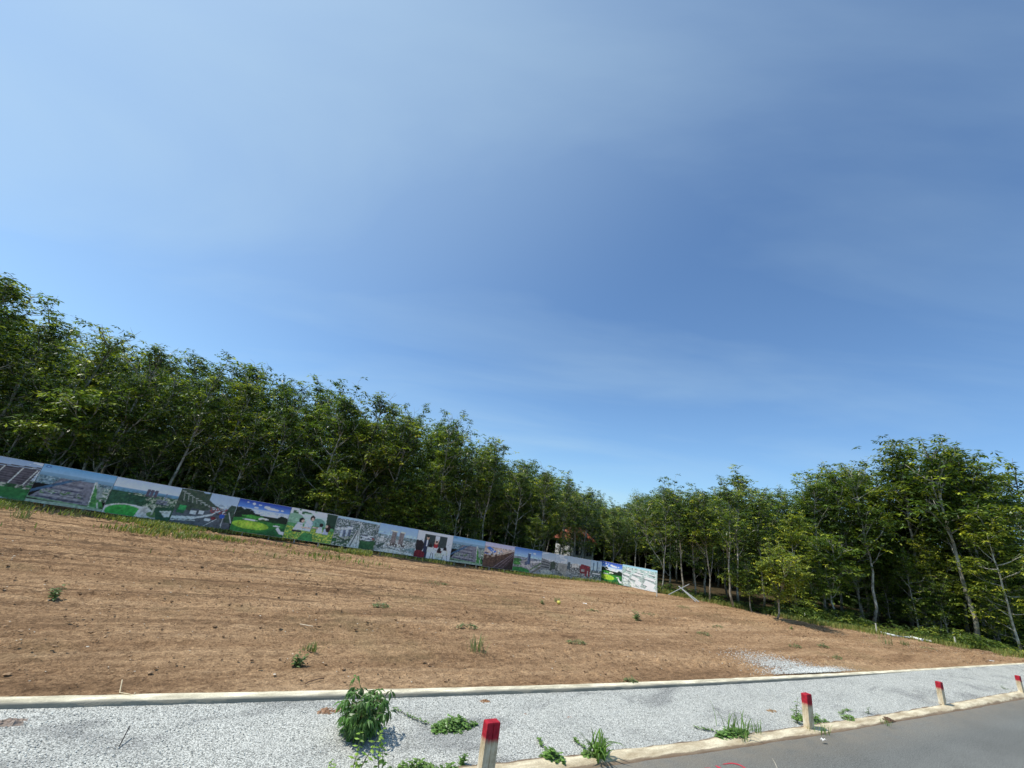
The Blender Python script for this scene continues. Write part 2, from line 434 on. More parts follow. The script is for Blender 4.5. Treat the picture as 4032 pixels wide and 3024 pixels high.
# dirt field with furrows and clods
ss = np.concatenate([np.arange(-24, -9, 0.12), np.arange(-9, 16, 0.055), np.arange(16, 50, 0.10)])
vv = np.linspace(0, 1, 250) ** 1.12
S = np.repeat(ss[:, None], len(vv), 1)
k0 = kf(S) + 0.13
T = k0 + vv[None, :] * (np.minimum(23.5, edge(S) + 0.5) - k0)
Z = terr(S, T)
dk = np.clip((T - k0) / 0.8, 0, 1)
wob = 0.5 * fbm(S * 0.12, T * 0.3, 3, 5)
fur = fbm(S * 0.22, (T + wob) * 2.6, 3, 11) - 0.45
fur2 = np.maximum(0, fbm(S * 0.5 + 9, (T + wob) * 5.5, 3, 31) - 0.52)
rip = np.abs(fbm(S * 1.1, (T + wob) * 9, 3, 45) - 0.44) * -1.0
zone = np.clip((fbm(S * 0.09, T * 0.16, 3, 3) - 0.33) * 5, 0.2, 1)
farz = np.clip((T - 8.0) / 3.0, 0.25, 1)
clod = np.maximum(0, fbm(S * 7, T * 9, 3, 41) - 0.50) * np.clip((fbm(S * 0.35, T * 1.2, 3, 51) - 0.36) * 6, 0.12, 1)
Z = Z + dk * (fur * 0.16 * farz * zone + fur2 * 0.42 * zone * farz + clod * 0.42 * zone + rip * 0.10 + (np.abs(fbm(S * 7, T * 10, 3, 61) - 0.44) * -0.16 + (fbm(S * 15, T * 15, 2, 62) - .4) * .05) * np.clip(fbm(S * .3, T * .9, 3, 63) * 3 - .65, .25, 1) + (fbm(S * 0.4, T * 0.4, 2, 71) - 0.4) * 0.06)
Z += (1 - dk) * 0.008
Z[:, -1] -= 0.05
mb = MB(); mb.grid(np.stack([S, T, Z], -1)); ground_obj('dirt_field', mb, M_DIRT)

# forest floor
ss = np.linspace(-45, 110, 320); vv = np.linspace(0, 1, 120) ** 1.6
S = np.repeat(ss[:, None], len(vv), 1); E0 = edge(S) + 0.1
T = E0 + vv[None, :] * (110 - E0)
Z = terr(S, T) + (fbm(S * 1.2, T * 1.2, 4, 81) - 0.45) * 0.16 * np.clip(vv * 30, 0, 1)[None, :] - 0.02
mb = MB(); mb.grid(np.stack([S, T, Z], -1)); ground_obj('forest_floor', mb, M_FLOOR)

# gravel verge
ss = np.concatenate([np.arange(-14, 14, 0.06), np.arange(14, 70, 0.2)]); vv = np.linspace(0, 1, 40)
S = np.repeat(ss[:, None], 40, 1)
def gz(s): return 0.055 * np.clip((np.asarray(s, float) - 13) / 8, 0, 1)
T = kn(S) - 0.03 + vv[None, :] * 1.84
Z = gz(S) + (fbm(S * 1.1, T * 1.3, 4, 91) - 0.45) * 0.05 * np.sin(np.pi * np.clip(vv, 0, 1))[None, :] + (vnoise(S * 12, T * 12, 5) - .5) * 0.008
mb = MB(); mb.grid(np.stack([S, T, Z], -1)); ground_obj('gravel_verge', mb, M_GRAVEL)

# asphalt
ss = np.linspace(-40, 120, 400); 
offs = np.array([0.0, 0.06, 0.12, 0.2, 0.32, 0.5, 0.8, 1.4, 3, 6, 9, 14.])
S = np.repeat(ss[:, None], len(offs), 1); T = kn(S) - 0.21 - offs[None, :]
dust = np.clip(1 - offs / 0.75, 0, 1)[None, :] * np.ones_like(S)
mb = MB(); mb.grid(np.stack([S, T, -0.02 + 0 * S], -1)[:, ::-1], col=np.stack([dust] * 3, -1)[:, ::-1]); ground_obj('road', mb, M_ASPH, False)

# kerbs
def kerb(name, mat, prof, line, top, s0, s1, step, seed, rough):
    ss = np.arange(s0, s1, step); P = []; C = []
    for i, (dt, z, c) in enumerate(prof):
        jt = (fbm(ss * 3, ss * 0 + i * 5, 3, seed) - 0.45) * rough; jz = (fbm(ss * 4, ss * 0 + i * 7, 3, seed + 3) - 0.45) * rough * 0.5 * (z > 0)
        P.append(np.stack([ss, line(ss) + dt + jt, z + jz + top(ss) * (z > 0)], -1)); C.append(np.full((len(ss), 3), c))
    mb = MB(); mb.grid(np.stack(P, 1), col=np.stack(C, 1)); ground_obj(name, mb, mat, True)
kerb('far_kerb', M_KERB, [(0.0, -0.05, 0.0), (-0.002, 0.040, 0.0), (0.012, 0.052, 0.45), (0.06, 0.054, 0.8), (0.12, 0.056, 1.0), (0.165, 0.052, 1.0), (0.185, -0.02, 0.6)],
     kf, lambda s: 0.0 * s, -26, 70, 0.08, 101, 0.018)
kerb('near_kerb', M_KERB2, [(0.02, -0.03, 0.0), (0.0, 0.010, 0.0), (-0.035, 0.014, 0.75), (-0.10, 0.010, 1.0), (-0.17, 0.002, 0.95), (-0.21, -0.008, 0.45), (-0.245, -0.017, 0.0), (-0.27, -0.03, 0.0)],
     kn, gz, -26, 70, 0.06, 131, 0.05)

# ------------------------------------------------------------------ trees
G_DARK = np.array([0.048, 0.084, 0.026]); G_MID = np.array([0.112, 0.172, 0.040]); G_LIT = np.array([0.235, 0.295, 0.055]); G_YEL = np.array([0.38, 0.42, 0.06])
def greens(r, n, bright=0.0):
    u = r.random(n)[:, None]; k = r.random(n)[:, None]
    c = np.where(u < 0.40 - bright * .3, G_DARK, np.where(u < 0.78 - bright * .3, G_MID, np.where(u < 0.95 - bright * .08, G_LIT, G_YEL)))
    return c * (0.8 + 0.45 * k)
def whorls(mb, r, cen, size, n=9, col=None, bright=0.0, q=True):
    """umbrella-like sprays of drooping leaflets"""
    N = len(cen); col = greens(r, N, bright) if col is None else col
    ph = (np.arange(n)[None, :] / n * 2 * np.pi + r.random((N, 1)) * 6.3 + r.normal(0, .3, (N, n)))
    dr = np.radians(r.uniform(-8, 42, (N, n)))
    tiltx = r.normal(0, .25, (N, 1)); tilty = r.normal(0, .25, (N, 1))
    d = np.stack([np.cos(ph) * np.cos(dr) + tiltx, np.sin(ph) * np.cos(dr) + tilty, -np.sin(dr)], -1).reshape(-1, 3)
    d /= np.linalg.norm(d, axis=1)[:, None]
    b = np.repeat(cen, n, 0) + d * size * 0.22
    L = size * r.uniform(.65, 1.1, N * n)
    c = np.repeat(col, n, 0) * r.uniform(.85, 1.15, (N * n, 1))
    mb.leafquads(b, d, L, L * 0.38, c, twist=r.normal(0, .22, N * n))
def limb(r, p0, d0, L, n=5, lift=0.25):
    pts = [np.array(p0, float)]; d = lookdir(d0)
    for i in range(n):
        d = lookdir(d + r.normal(0, .13, 3) + np.array([0, 0, lift / n])); pts.append(pts[-1] + d * L / n)
    return np.array(pts)
def rubber_tree(seed, h=9.0, low=0.28, nl=13, fork=False, spread=1.0, dens=1.0, bare=0, bright=0.0, leaf=0.25, rad=0.06, lean=0.03, airy=.62, eld=(22, 58)):
    r = np.random.default_rng(seed); tr = MB(); cr = MB()
    n = 9; zz = np.linspace(0, h * 0.93, n)
    lx, ly = r.normal(0, lean, 2)
    wx = np.cumsum(r.normal(0, .055, n)); wy = np.cumsum(r.normal(0, .055, n)); wx[0] = wy[0] = 0
    trunk = np.stack([zz * lx + wx, zz * ly + wy, zz], 1)
    stems = [(trunk, 0.0)]
    R0 = rad * r.uniform(.85, 1.15)
    rr = R0 * (1 - zz / h) ** .75 + 0.012; rr[0] *= 1.25
    tr.tube(trunk, rr, 8)
    if fork:
        k = 2 if fork == 1 else 3; a = r.random() * 6.3
        f = limb(r, trunk[k], (math.cos(a) * .45, math.sin(a) * .45, 1), h * 0.72, 7, 0.5)
        tr.tube(f, np.linspace(R0 * .7, .012, len(f)), 7); stems.append((f, 0.3))
    tips = []
    for stem, fr in stems:
        m = nl if fr == 0 else int(nl * .7)
        for i in range(m):
            u = low + (1 - low) * ((i + r.random()) / m); u = min(u, .99)
            if fr: u = max(u, .35)
            x = u * (len(stem) - 1); j = min(int(x), len(stem) - 2); p0 = stem[j] + (stem[j + 1] - stem[j]) * (x - j)
            a = i * 2.4 + r.normal(0, .5); el = math.radians(r.uniform(*eld))
            L = spread * (2.25 - 1.2 * max(0, (u - .45)) / .55) * r.uniform(.7, 1.15) * (0.75 if u < .4 else 1)
            b = limb(r, p0, (math.cos(a) * math.cos(el), math.sin(a) * math.cos(el), math.sin(el)), L, 5, 0.5)
            tr.tube(b, np.linspace(.035, .010, len(b)), 5)
            tips.append((b[-1], .40)); tips.append((b[3], .38))
            for q in range(3):
                c = b[2 + q % 3]; aa = a + r.normal(0, 1.0)
                s = limb(r, c, (math.cos(aa), math.sin(aa), r.uniform(.1, .9)), L * r.uniform(.3, .55), 3, .3)
                tr.tube(s, np.linspace(.015, .006, len(s)), 4); tips.append((s[-1], .36))
    top = trunk[-1]
    for q in range(4):
        s = limb(r, top, (r.normal(0, .5), r.normal(0, .5), 1), r.uniform(.5, 1.1), 3, .2); tr.tube(s, np.linspace(.02, .006, 4), 4); tips.append((s[-1], .25)); tips.append((s[1], .28))
    for q in range(6):                       # leaders that break out of the crown with separate sprays
        a = r.random() * 6.3; st_ = trunk[-1 - (q % 3)]
        b = limb(r, st_, (math.cos(a) * .55, math.sin(a) * .55, 1), r.uniform(1.0, 1.9), 5, .35); tr.tube(b, np.linspace(.022, .006, 6), 4)
        for w in range(2, 6):
            tips.append((b[w], .13 if w > 3 else .22))
            s = limb(r, b[w], (r.normal(0, 1), r.normal(0, 1), .6), r.uniform(.25, .5), 2, .1); tr.tube(s, [.008, .006, .004], 3); tips.append((s[-1], .12))
    for q in range(bare):
        a = r.random() * 6.3
        b = limb(r, trunk[-1 - (q % 2)], (math.cos(a) * .5, math.sin(a) * .5, 1), r.uniform(1.2, 1.9), 4, .3); tr.tube(b, np.linspace(.02, .005, 5), 4)
        for w in range(4):
            s = limb(r, b[1 + w % 3], (r.normal(0, .8), r.normal(0, .8), .7), r.uniform(.3, .6), 2, .1); tr.tube(s, [.009, .006, .003], 3)
    cen = []
    for p, sz in tips:
        k = max(2, int(r.poisson(9.5 * dens * min(1, sz / .34))))
        o = r.normal(0, 1, (k, 3)) * np.array([sz * 1.05, sz * 1.05, sz * .38]) ; cen.append(p + o)
    cen = np.vstack(cen); cen = cen[cen[:, 2] > 0.3]
    cen = cen[r.random(len(cen)) > airy * np.clip((cen[:, 2] / h - .55) / .40, 0, 1)]
    whorls(cr, r, cen, leaf, 8, bright=bright)
    return tr.mesh('trunk', True), cr.mesh('crown')
def fine_tree(seed, h=10.0, wid=2.2):
    r = np.random.default_rng(seed); tr = MB(); cr = MB()
    trunk = limb(r, (0, 0, 0), (0, 0, 1), h * .9, 8, .4); tr.tube(trunk, np.linspace(.14, .02, len(trunk)), 8)
    cen = []
    for i in range(40):
        u = r.uniform(.22, 1.0); x = u * 7.99; j = int(x); p0 = trunk[j]
        a = r.random() * 6.3; L = wid * math.sqrt(max(.08, 1 - ((u - .6) / .45) ** 2)) * r.uniform(.6, 1)
        b = limb(r, p0, (math.cos(a), math.sin(a), r.uniform(.3, 1)), L, 4, .4); tr.tube(b, np.linspace(.03, .008, 5), 4)
        for q in b[1:]: cen.append(q + r.normal(0, .26, (13, 3)))
    cen = np.vstack(cen); N = len(cen) * 4
    b = np.repeat(cen, 4, 0) + r.normal(0, .12, (N, 3)); d = r.normal(0, 1, (N, 3)); d[:, 2] -= .3; d /= np.linalg.norm(d, axis=1)[:, None]
    cr.leafquads(b, d, .17, .07, greens(r, N, .2) * np.array([1.15, 1.0, 1.0]))
    return tr.mesh('trunk', True), cr.mesh('crown')

VAR = {}
for i in range(8):
    VAR['r%d' % i] = (rubber_tree(100 + i, 8.2, .13 + .05 * (i % 3), 16 + i % 3, spread=1.1, fork=(i % 3 == 1), bare=(2 if i in (1, 4, 6) else 0), dens=1.05), 9.9, M_LEAF)
for i in range(4):   # clean stemmed, high crown
    VAR['s%d' % i] = (rubber_tree(200 + i, 8.2, .42, 12, fork=(i % 2 == 0), spread=.9, dens=.8, rad=.062, bare=i % 2), 9.9, M_LEAF)
for i in range(4):   # edge trees leafy to the foot
    VAR['e%d' % i] = (rubber_tree(300 + i, 8, .05, 20, airy=.3, eld=(-15, 45), fork=(i == 2), spread=1.05, dens=1.1, bright=.7, leaf=.25), 8.8, M_LEAF)
for i in range(2):
    VAR['f%d' % i] = (fine_tree(400 + i), 10.0, M_FINE)
for i in range(2):   # young low trees
    VAR['y%d' % i] = (rubber_tree(500 + i, 4.2, .22, 12, fork=2, spread=.85, dens=1.25, bright=.9, leaf=.25, rad=.05, lean=.10), 5.0, M_LEAF)

SIL = [(-70, .26), (-55.5, .262), (-53.5, .254), (-51.9, .272), (-49.1, .25), (-45.1, .238), (-41.2, .245), (-38.9, .246), (-31.5, .247), (-24.2, .254), (-13.8, .24), (-3.5, .228), (3.2, .168), (12.6, .128),
       (15.9, .084), (20.6, .13), (22.9, .164), (30.5, .18), (36.2, .172), (38.2, .2), (40.8, .218), (44.8, .262), (47.1, .292), (50, .318), (51.7, .308), (54.6, .295), (70, .28)]
def siltan(az): return float(np.interp(az, [a for a, b in SIL], [b for a, b in SIL]))
n_tree = 0
def put_tree(kind, s, t, label, group=None, h=None, natural=9.8, rz=None, cut=1.0):
    global n_tree
    x, y = xy(s, t); D = math.hypot(x, y); az = math.degrees(math.atan2(x, y)); zb = float(terr(s, t)) - 0.03
    (tm, cm), h0, mat = VAR[kind]
    hm = HCAM + siltan(az) * D * cut - zb
    hh = h if h else min(natural, hm)
    sc = hh / h0
    if not tm.materials: tm.materials.append(M_BARK); cm.materials.append(mat)
    root = thing('rubber_tree' if kind[0] != 'f' else 'broadleaf_tree', label, 'tree', (x, y, zb), random.random() * 6.28 if rz is None else rz, group)
    root.scale = (sc, sc, sc)
    link('trunk', tm, root); link('crown', cm, root); n_tree += 1
    return root

random.seed(11)
PANELS = ['apartment block', 'warehouse rows and canal', 'round park lawn', 'busy highway', 'golf course', 'family in a meadow', 'long road between towers', 'twin towers', 'classroom',
          'smaller warehouse rows', 'railway and blue roofs', 'lone tower and green discs', 'grey street', 'red building', 'glass towers']
SEAM0, PW = -9.13, 2.05
# front row: one tree behind every picture panel
for i, nm in enumerate(PANELS):
    s = SEAM0 + PW * (i + 0.5) + random.uniform(-.5, .5)
    if i == 14: s = 20.0
    put_tree(random.choice(['r0', 'r1', 'r2', 'r3', 'r4', 'r5', 'r6', 'r7', 's1', 's3']), s, 23.9 + random.uniform(-.3, .6),
             'tall front row rubber tree rising directly behind the %s picture' % nm, cut=random.uniform(.90, 1.20), natural=11.5)
    if i in (7, 8): put_tree('y%d' % (i % 2), s - .4, 22.7, 'bright young tree peeping over the top of the %s picture' % nm, h=3.0)
    if i < 14: put_tree(random.choice(['e0', 'r1', 'r2', 'r3', 'r5', 'y0', 'r0'] if i < 7 else ['e0', 'e1', 'e3', 'y0', 'y1']), s + random.choice((-1, 1)) * random.uniform(.7, 1.1), 23.1 + random.uniform(-.2, .3),
             'shorter leafy rubber tree close behind the %s picture' % nm, h=random.uniform(3.2, 6.4) * (1 if i < 9 else .72))
for j in range(4):
    put_tree('r%d' % (j * 2), -11.6 - 2.4 * j, 23.4 + random.uniform(-.3, .6), 'rubber tree beyond the left end of the pictures', 'rubber trees past the left edge', cut=random.uniform(1.02, 1.15), natural=13)
# the plantation rows behind
G_IN = 'rubber trees inside the plantation'
for row, word in ((1, 'second'), (2, 'third')):
    for i, nm in enumerate(PANELS):
        s = SEAM0 + PW * (i + (.95 if row == 1 else .45)) + random.uniform(-.4, .4); t = 23.6 + row * 3.4 + random.uniform(-.8, .8); x, y = xy(s, t)
        if math.hypot(x - 5.2, y - 45.7) < 2.9: continue
        put_tree(random.choice(['r0', 'r1', 'r2', 'r3', 'r4', 'r5', 'r6', 'r7', 's0', 's1', 's2', 's3']), s, t, 'rubber tree of the %s row back, behind the %s picture' % (word, nm), 'rubber trees of the near inner rows', natural=random.uniform(9.2, 12), cut=random.uniform(.88, 1.16))
for row in range(1, 8):
    t0 = 23.6 + row * 3.4
    for s in np.arange(-22, 60, 2.7 if row < 4 else 3.9):
        s = s + random.uniform(-.7, .7); t = t0 + random.uniform(-.8, .8)
        x, y = xy(s, t); az = math.degrees(math.atan2(x, y))
        if az < -61 or az > 62 or (row < 3 and SEAM0 - .5 < s < 21.5): continue
        if math.hypot(x - 5.2, y - 45.7) < 3.4: continue     # the house stands here
        put_tree(random.choice(['r0', 'r1', 'r2', 'r3', 'r4', 'r5', 'r6', 'r7', 's0', 's1', 's2', 's3']), s, t, 'rubber tree of the inner plantation rows behind the front trees', G_IN,
                 natural=random.uniform(9.0, 12), cut=random.uniform(.84, 1.10))
# right-hand block
for s, t in [(26.5, 21.2), (29, 20), (32, 20.4), (35, 19.8), (38, 20), (41, 19.6), (44, 20.2), (28.8, 17.5), (31.5, 16.8), (34.5, 17), (37.6, 16.4), (41, 16.6), (44.5, 16.2), (48, 16.8), (52, 17),
             (34.2, 14.8), (37, 14.2), (40, 13.8), (43.4, 13.2), (47, 13.4), (51, 13.6), (41.5, 11.6), (45, 10.8), (49, 10.4), (53, 10.8), (43.0, 9.2), (46.5, 8.7), (51, 8.6), (56, 9.5), (56, 13)]:
    put_tree(random.choice(['r0', 'r2', 'r3', 'r5', 'r7', 's1', 's3', 'e1']), s + random.uniform(-.5, .5), t + random.uniform(-.4, .4),
             'rubber tree inside the right hand block of the plantation, behind its edge trees', 'rubber trees inside the right hand block', natural=15, cut=random.uniform(.92, 1.08))
def edge_tree(kind, px, py, label, h=None, cut=1.0, rz=None, natural=15):
    x, y, z = at(px, py); s, t = st(x, y); return put_tree(kind, s, t, label, None, h, natural, rz, cut)
edge_tree('s0', 2606, 2330, 'pale forked rubber tree right beside the end of the picture fence', cut=.9, rz=1.0)
edge_tree('s1', 2686, 2348, 'slender rubber tree just behind the crossed white planks', cut=.95)
edge_tree('r1', 2740, 2352, 'thin rubber tree a little right of the crossed white planks', cut=.9)
edge_tree('s2', 2795, 2372, 'low forked rubber tree between the planks and the tallest white trunk', cut=.9, rz=2.2)
edge_tree('s3', 2888, 2392, 'tall rubber tree with a bright white trunk at the corner of the dirt field', cut=1.0)
edge_tree('s1', 3010, 2395, 'rubber tree with a dark stem right of the white trunk', cut=.98)
edge_tree('e0', 3140, 2425, 'bushy yellow green tree leaning over the undergrowth', h=6.2)
edge_tree('y0', 3300, 2446, 'small tree with bent twin stems by the bare earth mound', h=5.2)
edge_tree('s3', 3440, 2458, 'rubber tree with a slim grey trunk behind the white stake', cut=.95)
edge_tree('e3', 3560, 2440, 'leafy tree with foliage down to the ground beyond the white pipe', h=7.2)
edge_tree('s1', 3852, 2535, 'mottled grey rubber tree standing in the grass bank on the right', cut=1.0)
edge_tree('e1', 3990, 2545, 'bright leaved tree at the right edge with low hanging sprays', h=7.6)
edge_tree('e2', 3700, 2500, 'dense leafy tree between the mottled trunk and the white pipe', h=6.0)
edge_tree('e0', 3905, 2500, 'leafy rubber tree filling the gap right of the mottled trunk', h=9.0)
edge_tree('e3', 4025, 2575, 'outermost leafy tree cut by the right edge of the view', h=8.0)
edge_tree('e1', 3640, 2470, 'bright sprayed rubber tree left of the dense leafy one', h=8.6)
edge_tree('e2', 3500, 2440, 'yellow green rubber tree directly behind the white stake', h=6.8)
edge_tree('e1', 3200, 2410, 'leafy rubber tree behind the bent twin stems', h=7.6)
for kd, px_, py_, h_, lb_ in (('y1', 2960, 2408, 2.6, 'low sapling just right of the bright white trunk'), ('y0', 3215, 2438, 3.0, 'low sapling left of the bent twin stems'), ('e1', 3385, 2445, 4.6, 'low leafy tree between the twin stems and the slim grey trunk'),
                        ('e3', 3510, 2462, 4.2, 'low leafy tree drooping behind the white stake'), ('e0', 3620, 2490, 5.0, 'low leafy tree with drooping sprays above the white pipe'), ('y1', 3745, 2515, 3.2, 'low sapling left of the mottled trunk'), ('e2', 3930, 2540, 4.6, 'low leafy tree right beside the mottled trunk')):
    edge_tree(kd, px_, py_, lb_, h=h_)
edge_tree('y1', 3060, 2440, 'low bright sapling in front of the bushy yellow green tree', h=3.6)
edge_tree('f0', 3270, 2330, 'round topped fine leaved tree standing above the right hand canopy', h=None, cut=1.05, natural=14)
edge_tree('f1', 2560, 2235, 'fine leaved tree with rounded top at the dip of the tree line', cut=.98, natural=12)
edge_tree('f1', 2440, 2215, 'paler fine leaved tree behind the red roofed house', cut=.95, natural=12)

# undergrowth and the far mass of the wood
def clumps(name, label, cat, P, size, n, mat, bright=0, parent=None, seed=3):
    r = np.random.default_rng(seed); m = MB(); whorls(m, r, P, size, n, bright=bright); o = m.build(name, mat); return tag(o, label, cat, kind='stuff')
r = np.random.default_rng(5)
N = 15000; a = np.radians(r.uniform(-64, 64, N)); D = r.uniform(56, 66, N)
P = np.stack([np.sin(a) * D, np.cos(a) * D, r.uniform(0, 1, N) ** 1.25 * 7.0], 1)
P = P[P[:, 2] < 2.6 + D[:] * np.array([siltan(math.degrees(q)) for q in a]) * .85]
clumps('distant_wood', 'solid dark green mass of far trees closing the plantation', 'wood', P, 1.5, 7, M_LEAF, -1.2, seed=6)
pts = []
for s, t in zip(r.uniform(23, 60, 3000), r.exponential(1.1, 3000)):
    e = float(edge(s)) + .35 + t
    if vnoise(s * .5, e * .5, 9) + .3 * (t < .8) < .38: continue
    x, y = xy(s, e); hh = .12 + .75 * vnoise(s * .7, e * .7, 19) * min(1, .3 + t)
    for q in range(2): pts.append((x + r.normal(0, .12), y + r.normal(0, .12), float(terr(s, e)) + r.uniform(.03, hh)))
clumps('undergrowth', 'leafy low undergrowth along the foot of the trees on the right', 'undergrowth', np.array(pts), .19, 8, M_LEAF, -.2, seed=8)
pts = []
for s in r.uniform(-14, 23, 1500):
    e = 22.6 + r.exponential(1.4); x, y = xy(s, e)
    if vnoise(s * .6, e * .5, 29) < .40: continue
    pts.append((x, y, float(terr(s, e)) + r.uniform(.05, 1.5) * vnoise(s * .8, e, 39)))
clumps('bushes', 'dark ragged bushes growing behind the picture fence', 'bushes', np.array(pts), .26, 8, M_LEAF, .1, seed=9)

# grass
def blades(m, r, P, h, w, lean=.5, cols=None, seg=True):
    N = len(P); a = r.random(N) * 6.283; h = h * r.uniform(.5, 1.2, N); L = lean * h * r.uniform(.2, 1.2, N)
    d = np.stack([np.cos(a), np.sin(a), 0 * a], 1); sd = np.stack([-np.sin(a), np.cos(a), 0 * a], 1); w = w * r.uniform(.6, 1.2, N)
    up = np.array([0, 0, 1.0])
    b1 = P + sd * w[:, None] / 2; b2 = P - sd * w[:, None] / 2
    mid = P + d * L[:, None] * .35 + up * h[:, None] * .62
    tip = P + d * L[:, None] + up * h[:, None] * .92
    V = np.stack([b1, b2, mid + sd * w[:, None] * .4, mid - sd * w[:, None] * .4, tip], 1).reshape(-1, 3)
    k = np.arange(N)[:, None] * 5
    c = cols if cols is not None else np.array([.14, .21, .055]) * r.uniform(.5, 1.4, (N, 1)) + np.array([.26, .15, .07]) * r.random((N, 1)) ** 2
    m.add(V, k + np.array([0, 1, 3, 2]), k + np.array([2, 3, 4]), np.repeat(c, 5, 0))
def grass_obj(name, label, P, h, w, seed, lean=.5):
    r = np.random.default_rng(seed); m = MB(); blades(m, r, P, h, w, lean); return tag(m.build(name, M_GRASS), label, 'grass', kind='stuff')
pts = []
for i in range(110000):
    s = r.uniform(-14, 22); t = 21.6 - abs(r.normal(0, 1.0)) * (1.7 if s < 5 else .4) + .4
    m1 = fbm(s * .35, t * 1.3, 3, 77)
    if m1 + r.normal(0, .05) < (.47 if s < 5 else .53) + .012 * (21.6 - t): continue
    x, y = xy(s, t); pts.append((x, y, float(terr(s, t)) - .01))
grass_obj('grass_strip', 'patchy strip of grass along the foot of the picture fence', np.array(pts) + [0, 0, .05], .17, .034, 12)
pts = []
for i in range(26000):
    s = r.uniform(22.6, 50); t = float(edge(s)) + r.normal(.35, .55)
    if fbm(s * .6, t * .9, 3, 78) < .36 or t < float(kf(s)) + .3: continue
    x, y = xy(s, t); pts.append((x, y, float(terr(s, t)) - .02))
grass_obj('grass_bank', 'green grass bank between the bare soil and the trees on the right', np.array(pts), .26, .022, 13)

# ------------------------------------------------------------------ house behind the trees
hx, hy = at(2262, 2120, 2.3)[:2] if False else (10.6, 43.0)
v = ray(2262, 2150); az = math.atan2(v[0], v[1]); hx, hy = math.sin(az) * 46, math.cos(az) * 46
hs = thing('house', 'small white walled house with a red tiled roof glimpsed through the trees', 'house', (hx, hy, 0), ROT)
m = MB(); m.box((0, 0, 1.05), (2.7, 3.0, 2.1), col=(.74, .76, .78)); m.build('wall', M_TINT, hs)
m = MB(); V = [[-1.65, -1.8, 2.08], [1.65, -1.8, 2.08], [1.65, 1.8, 2.08], [-1.65, 1.8, 2.08], [-.8, 0, 3.45], [.8, 0, 3.45]]
m.add(V, [[0, 1, 5, 4], [2, 3, 4, 5], [3, 2, 1, 0]], [[1, 2, 5], [3, 0, 4]], col=(.30, .085, .05))
for q in range(14):
    u = q / 13; xx = -1.6 + 3.2 * u; top = min(.8, max(-.8, xx)); m.tube([[xx, -1.82, 2.10], [top * .98, -.02, 3.47]], .035, 5, col=(.34, .10, .06))
m.build('roof', M_TINT, hs)
for q in (-.7, .7):
    m = MB(); m.box((q, -1.51, 1.25), (.75, .05, .95), col=(.05, .06, .07)); w = m.build('window', M_TINT, hs)
    m = MB()
    for a, b, c, d in ((q, .79, .85, .06), (q, 1.75, .85, .06)): m.box((a, -1.54, b), (c, .06, d), col=(.6, .6, .6))
    for a in (-.4, 0, .4): m.box((q + a, -1.54, 1.27), (.05, .055, .9), col=(.6, .6, .6))
    m.build('frame', M_TINT, w)

# ------------------------------------------------------------------ picture fence
def lin(c):
    c = np.asarray(c, float) / 255.0
    return np.where(c < .04045, c / 12.92, ((c + .055) / 1.055) ** 2.4)
class Pic:
    def __init__(self, w=108, h=66, asp=1.6, seed=0):
        self.w, self.h = w, h; self.r = np.random.default_rng(seed)
        self.X, self.Y = np.meshgrid(np.linspace(0, 1, w), np.linspace(0, 1, h)); self.a = np.zeros((h, w, 3)); self.sd = seed
    def fill(self, mask, c): self.a[mask] = lin(c)
    def grad(self, y0, y1, c0, c1):
        k = np.clip((self.Y - y0) / (y1 - y0), 0, 1)[..., None]; m = (self.Y >= y0) & (self.Y <= y1)
        self.a[m] = (lin(c0) * (1 - k) + lin(c1) * k)[m]
    def poly(self, P, c):
        P = np.asarray(P, float); ins = np.zeros(self.X.shape, bool); n = len(P)
        for i in range(n):
            x1, y1 = P[i]; x2, y2 = P[(i + 1) % n]
            if y1 == y2: continue
            cnd = ((y1 > self.Y) != (y2 > self.Y)) & (self.X < (x2 - x1) * (self.Y - y1) / (y2 - y1) + x1); ins ^= cnd
        self.a[ins] = lin(c); return ins
    def ell(self, cx, cy, rx, ry, c):
        m = ((self.X - cx) / rx) ** 2 + ((self.Y - cy) / ry) ** 2 < 1; self.a[m] = lin(c)
    def rect(self, x0, y0, x1, y1, c): self.fill((self.X >= x0) & (self.X <= x1) & (self.Y >= y0) & (self.Y <= y1), c)
    def line(self, x0, y0, x1, y1, w, c):
        dx, dy = x1 - x0, y1 - y0; L = dx * dx + dy * dy + 1e-9
        u = np.clip(((self.X - x0) * dx + (self.Y - y0) * dy) / L, 0, 1)
        m = np.hypot(self.X - x0 - u * dx, (self.Y - y0 - u * dy) / 1.6) < w; self.a[m] = lin(c)
    def speck(self, y0, y1, cols, sx=40, sy=40, thr=0.0, x0=0, x1=1, mask=None):
        n = vnoise(self.X * sx, self.Y * sy, self.sd + 5 + int(sx)); k = (n * len(cols)).astype(int).clip(0, len(cols) - 1)
        m = (self.Y >= y0) & (self.Y <= y1) & (self.X >= x0) & (self.X <= x1) & (vnoise(self.X * sx * .7 + 9, self.Y * sy * .7, self.sd + 8) >= thr)
        if mask is not None: m &= mask
        C = np.array([lin(c) for c in cols]); self.a[m] = C[k[m]]
    def clouds(self, y0, y1, c, thr=.6, sx=5, sy=9):
        n = fbm(self.X * sx, self.Y * sy, 3, self.sd + 3); m = (n > thr) & (self.Y > y0) & (self.Y < y1); self.a[m] = lin(c)

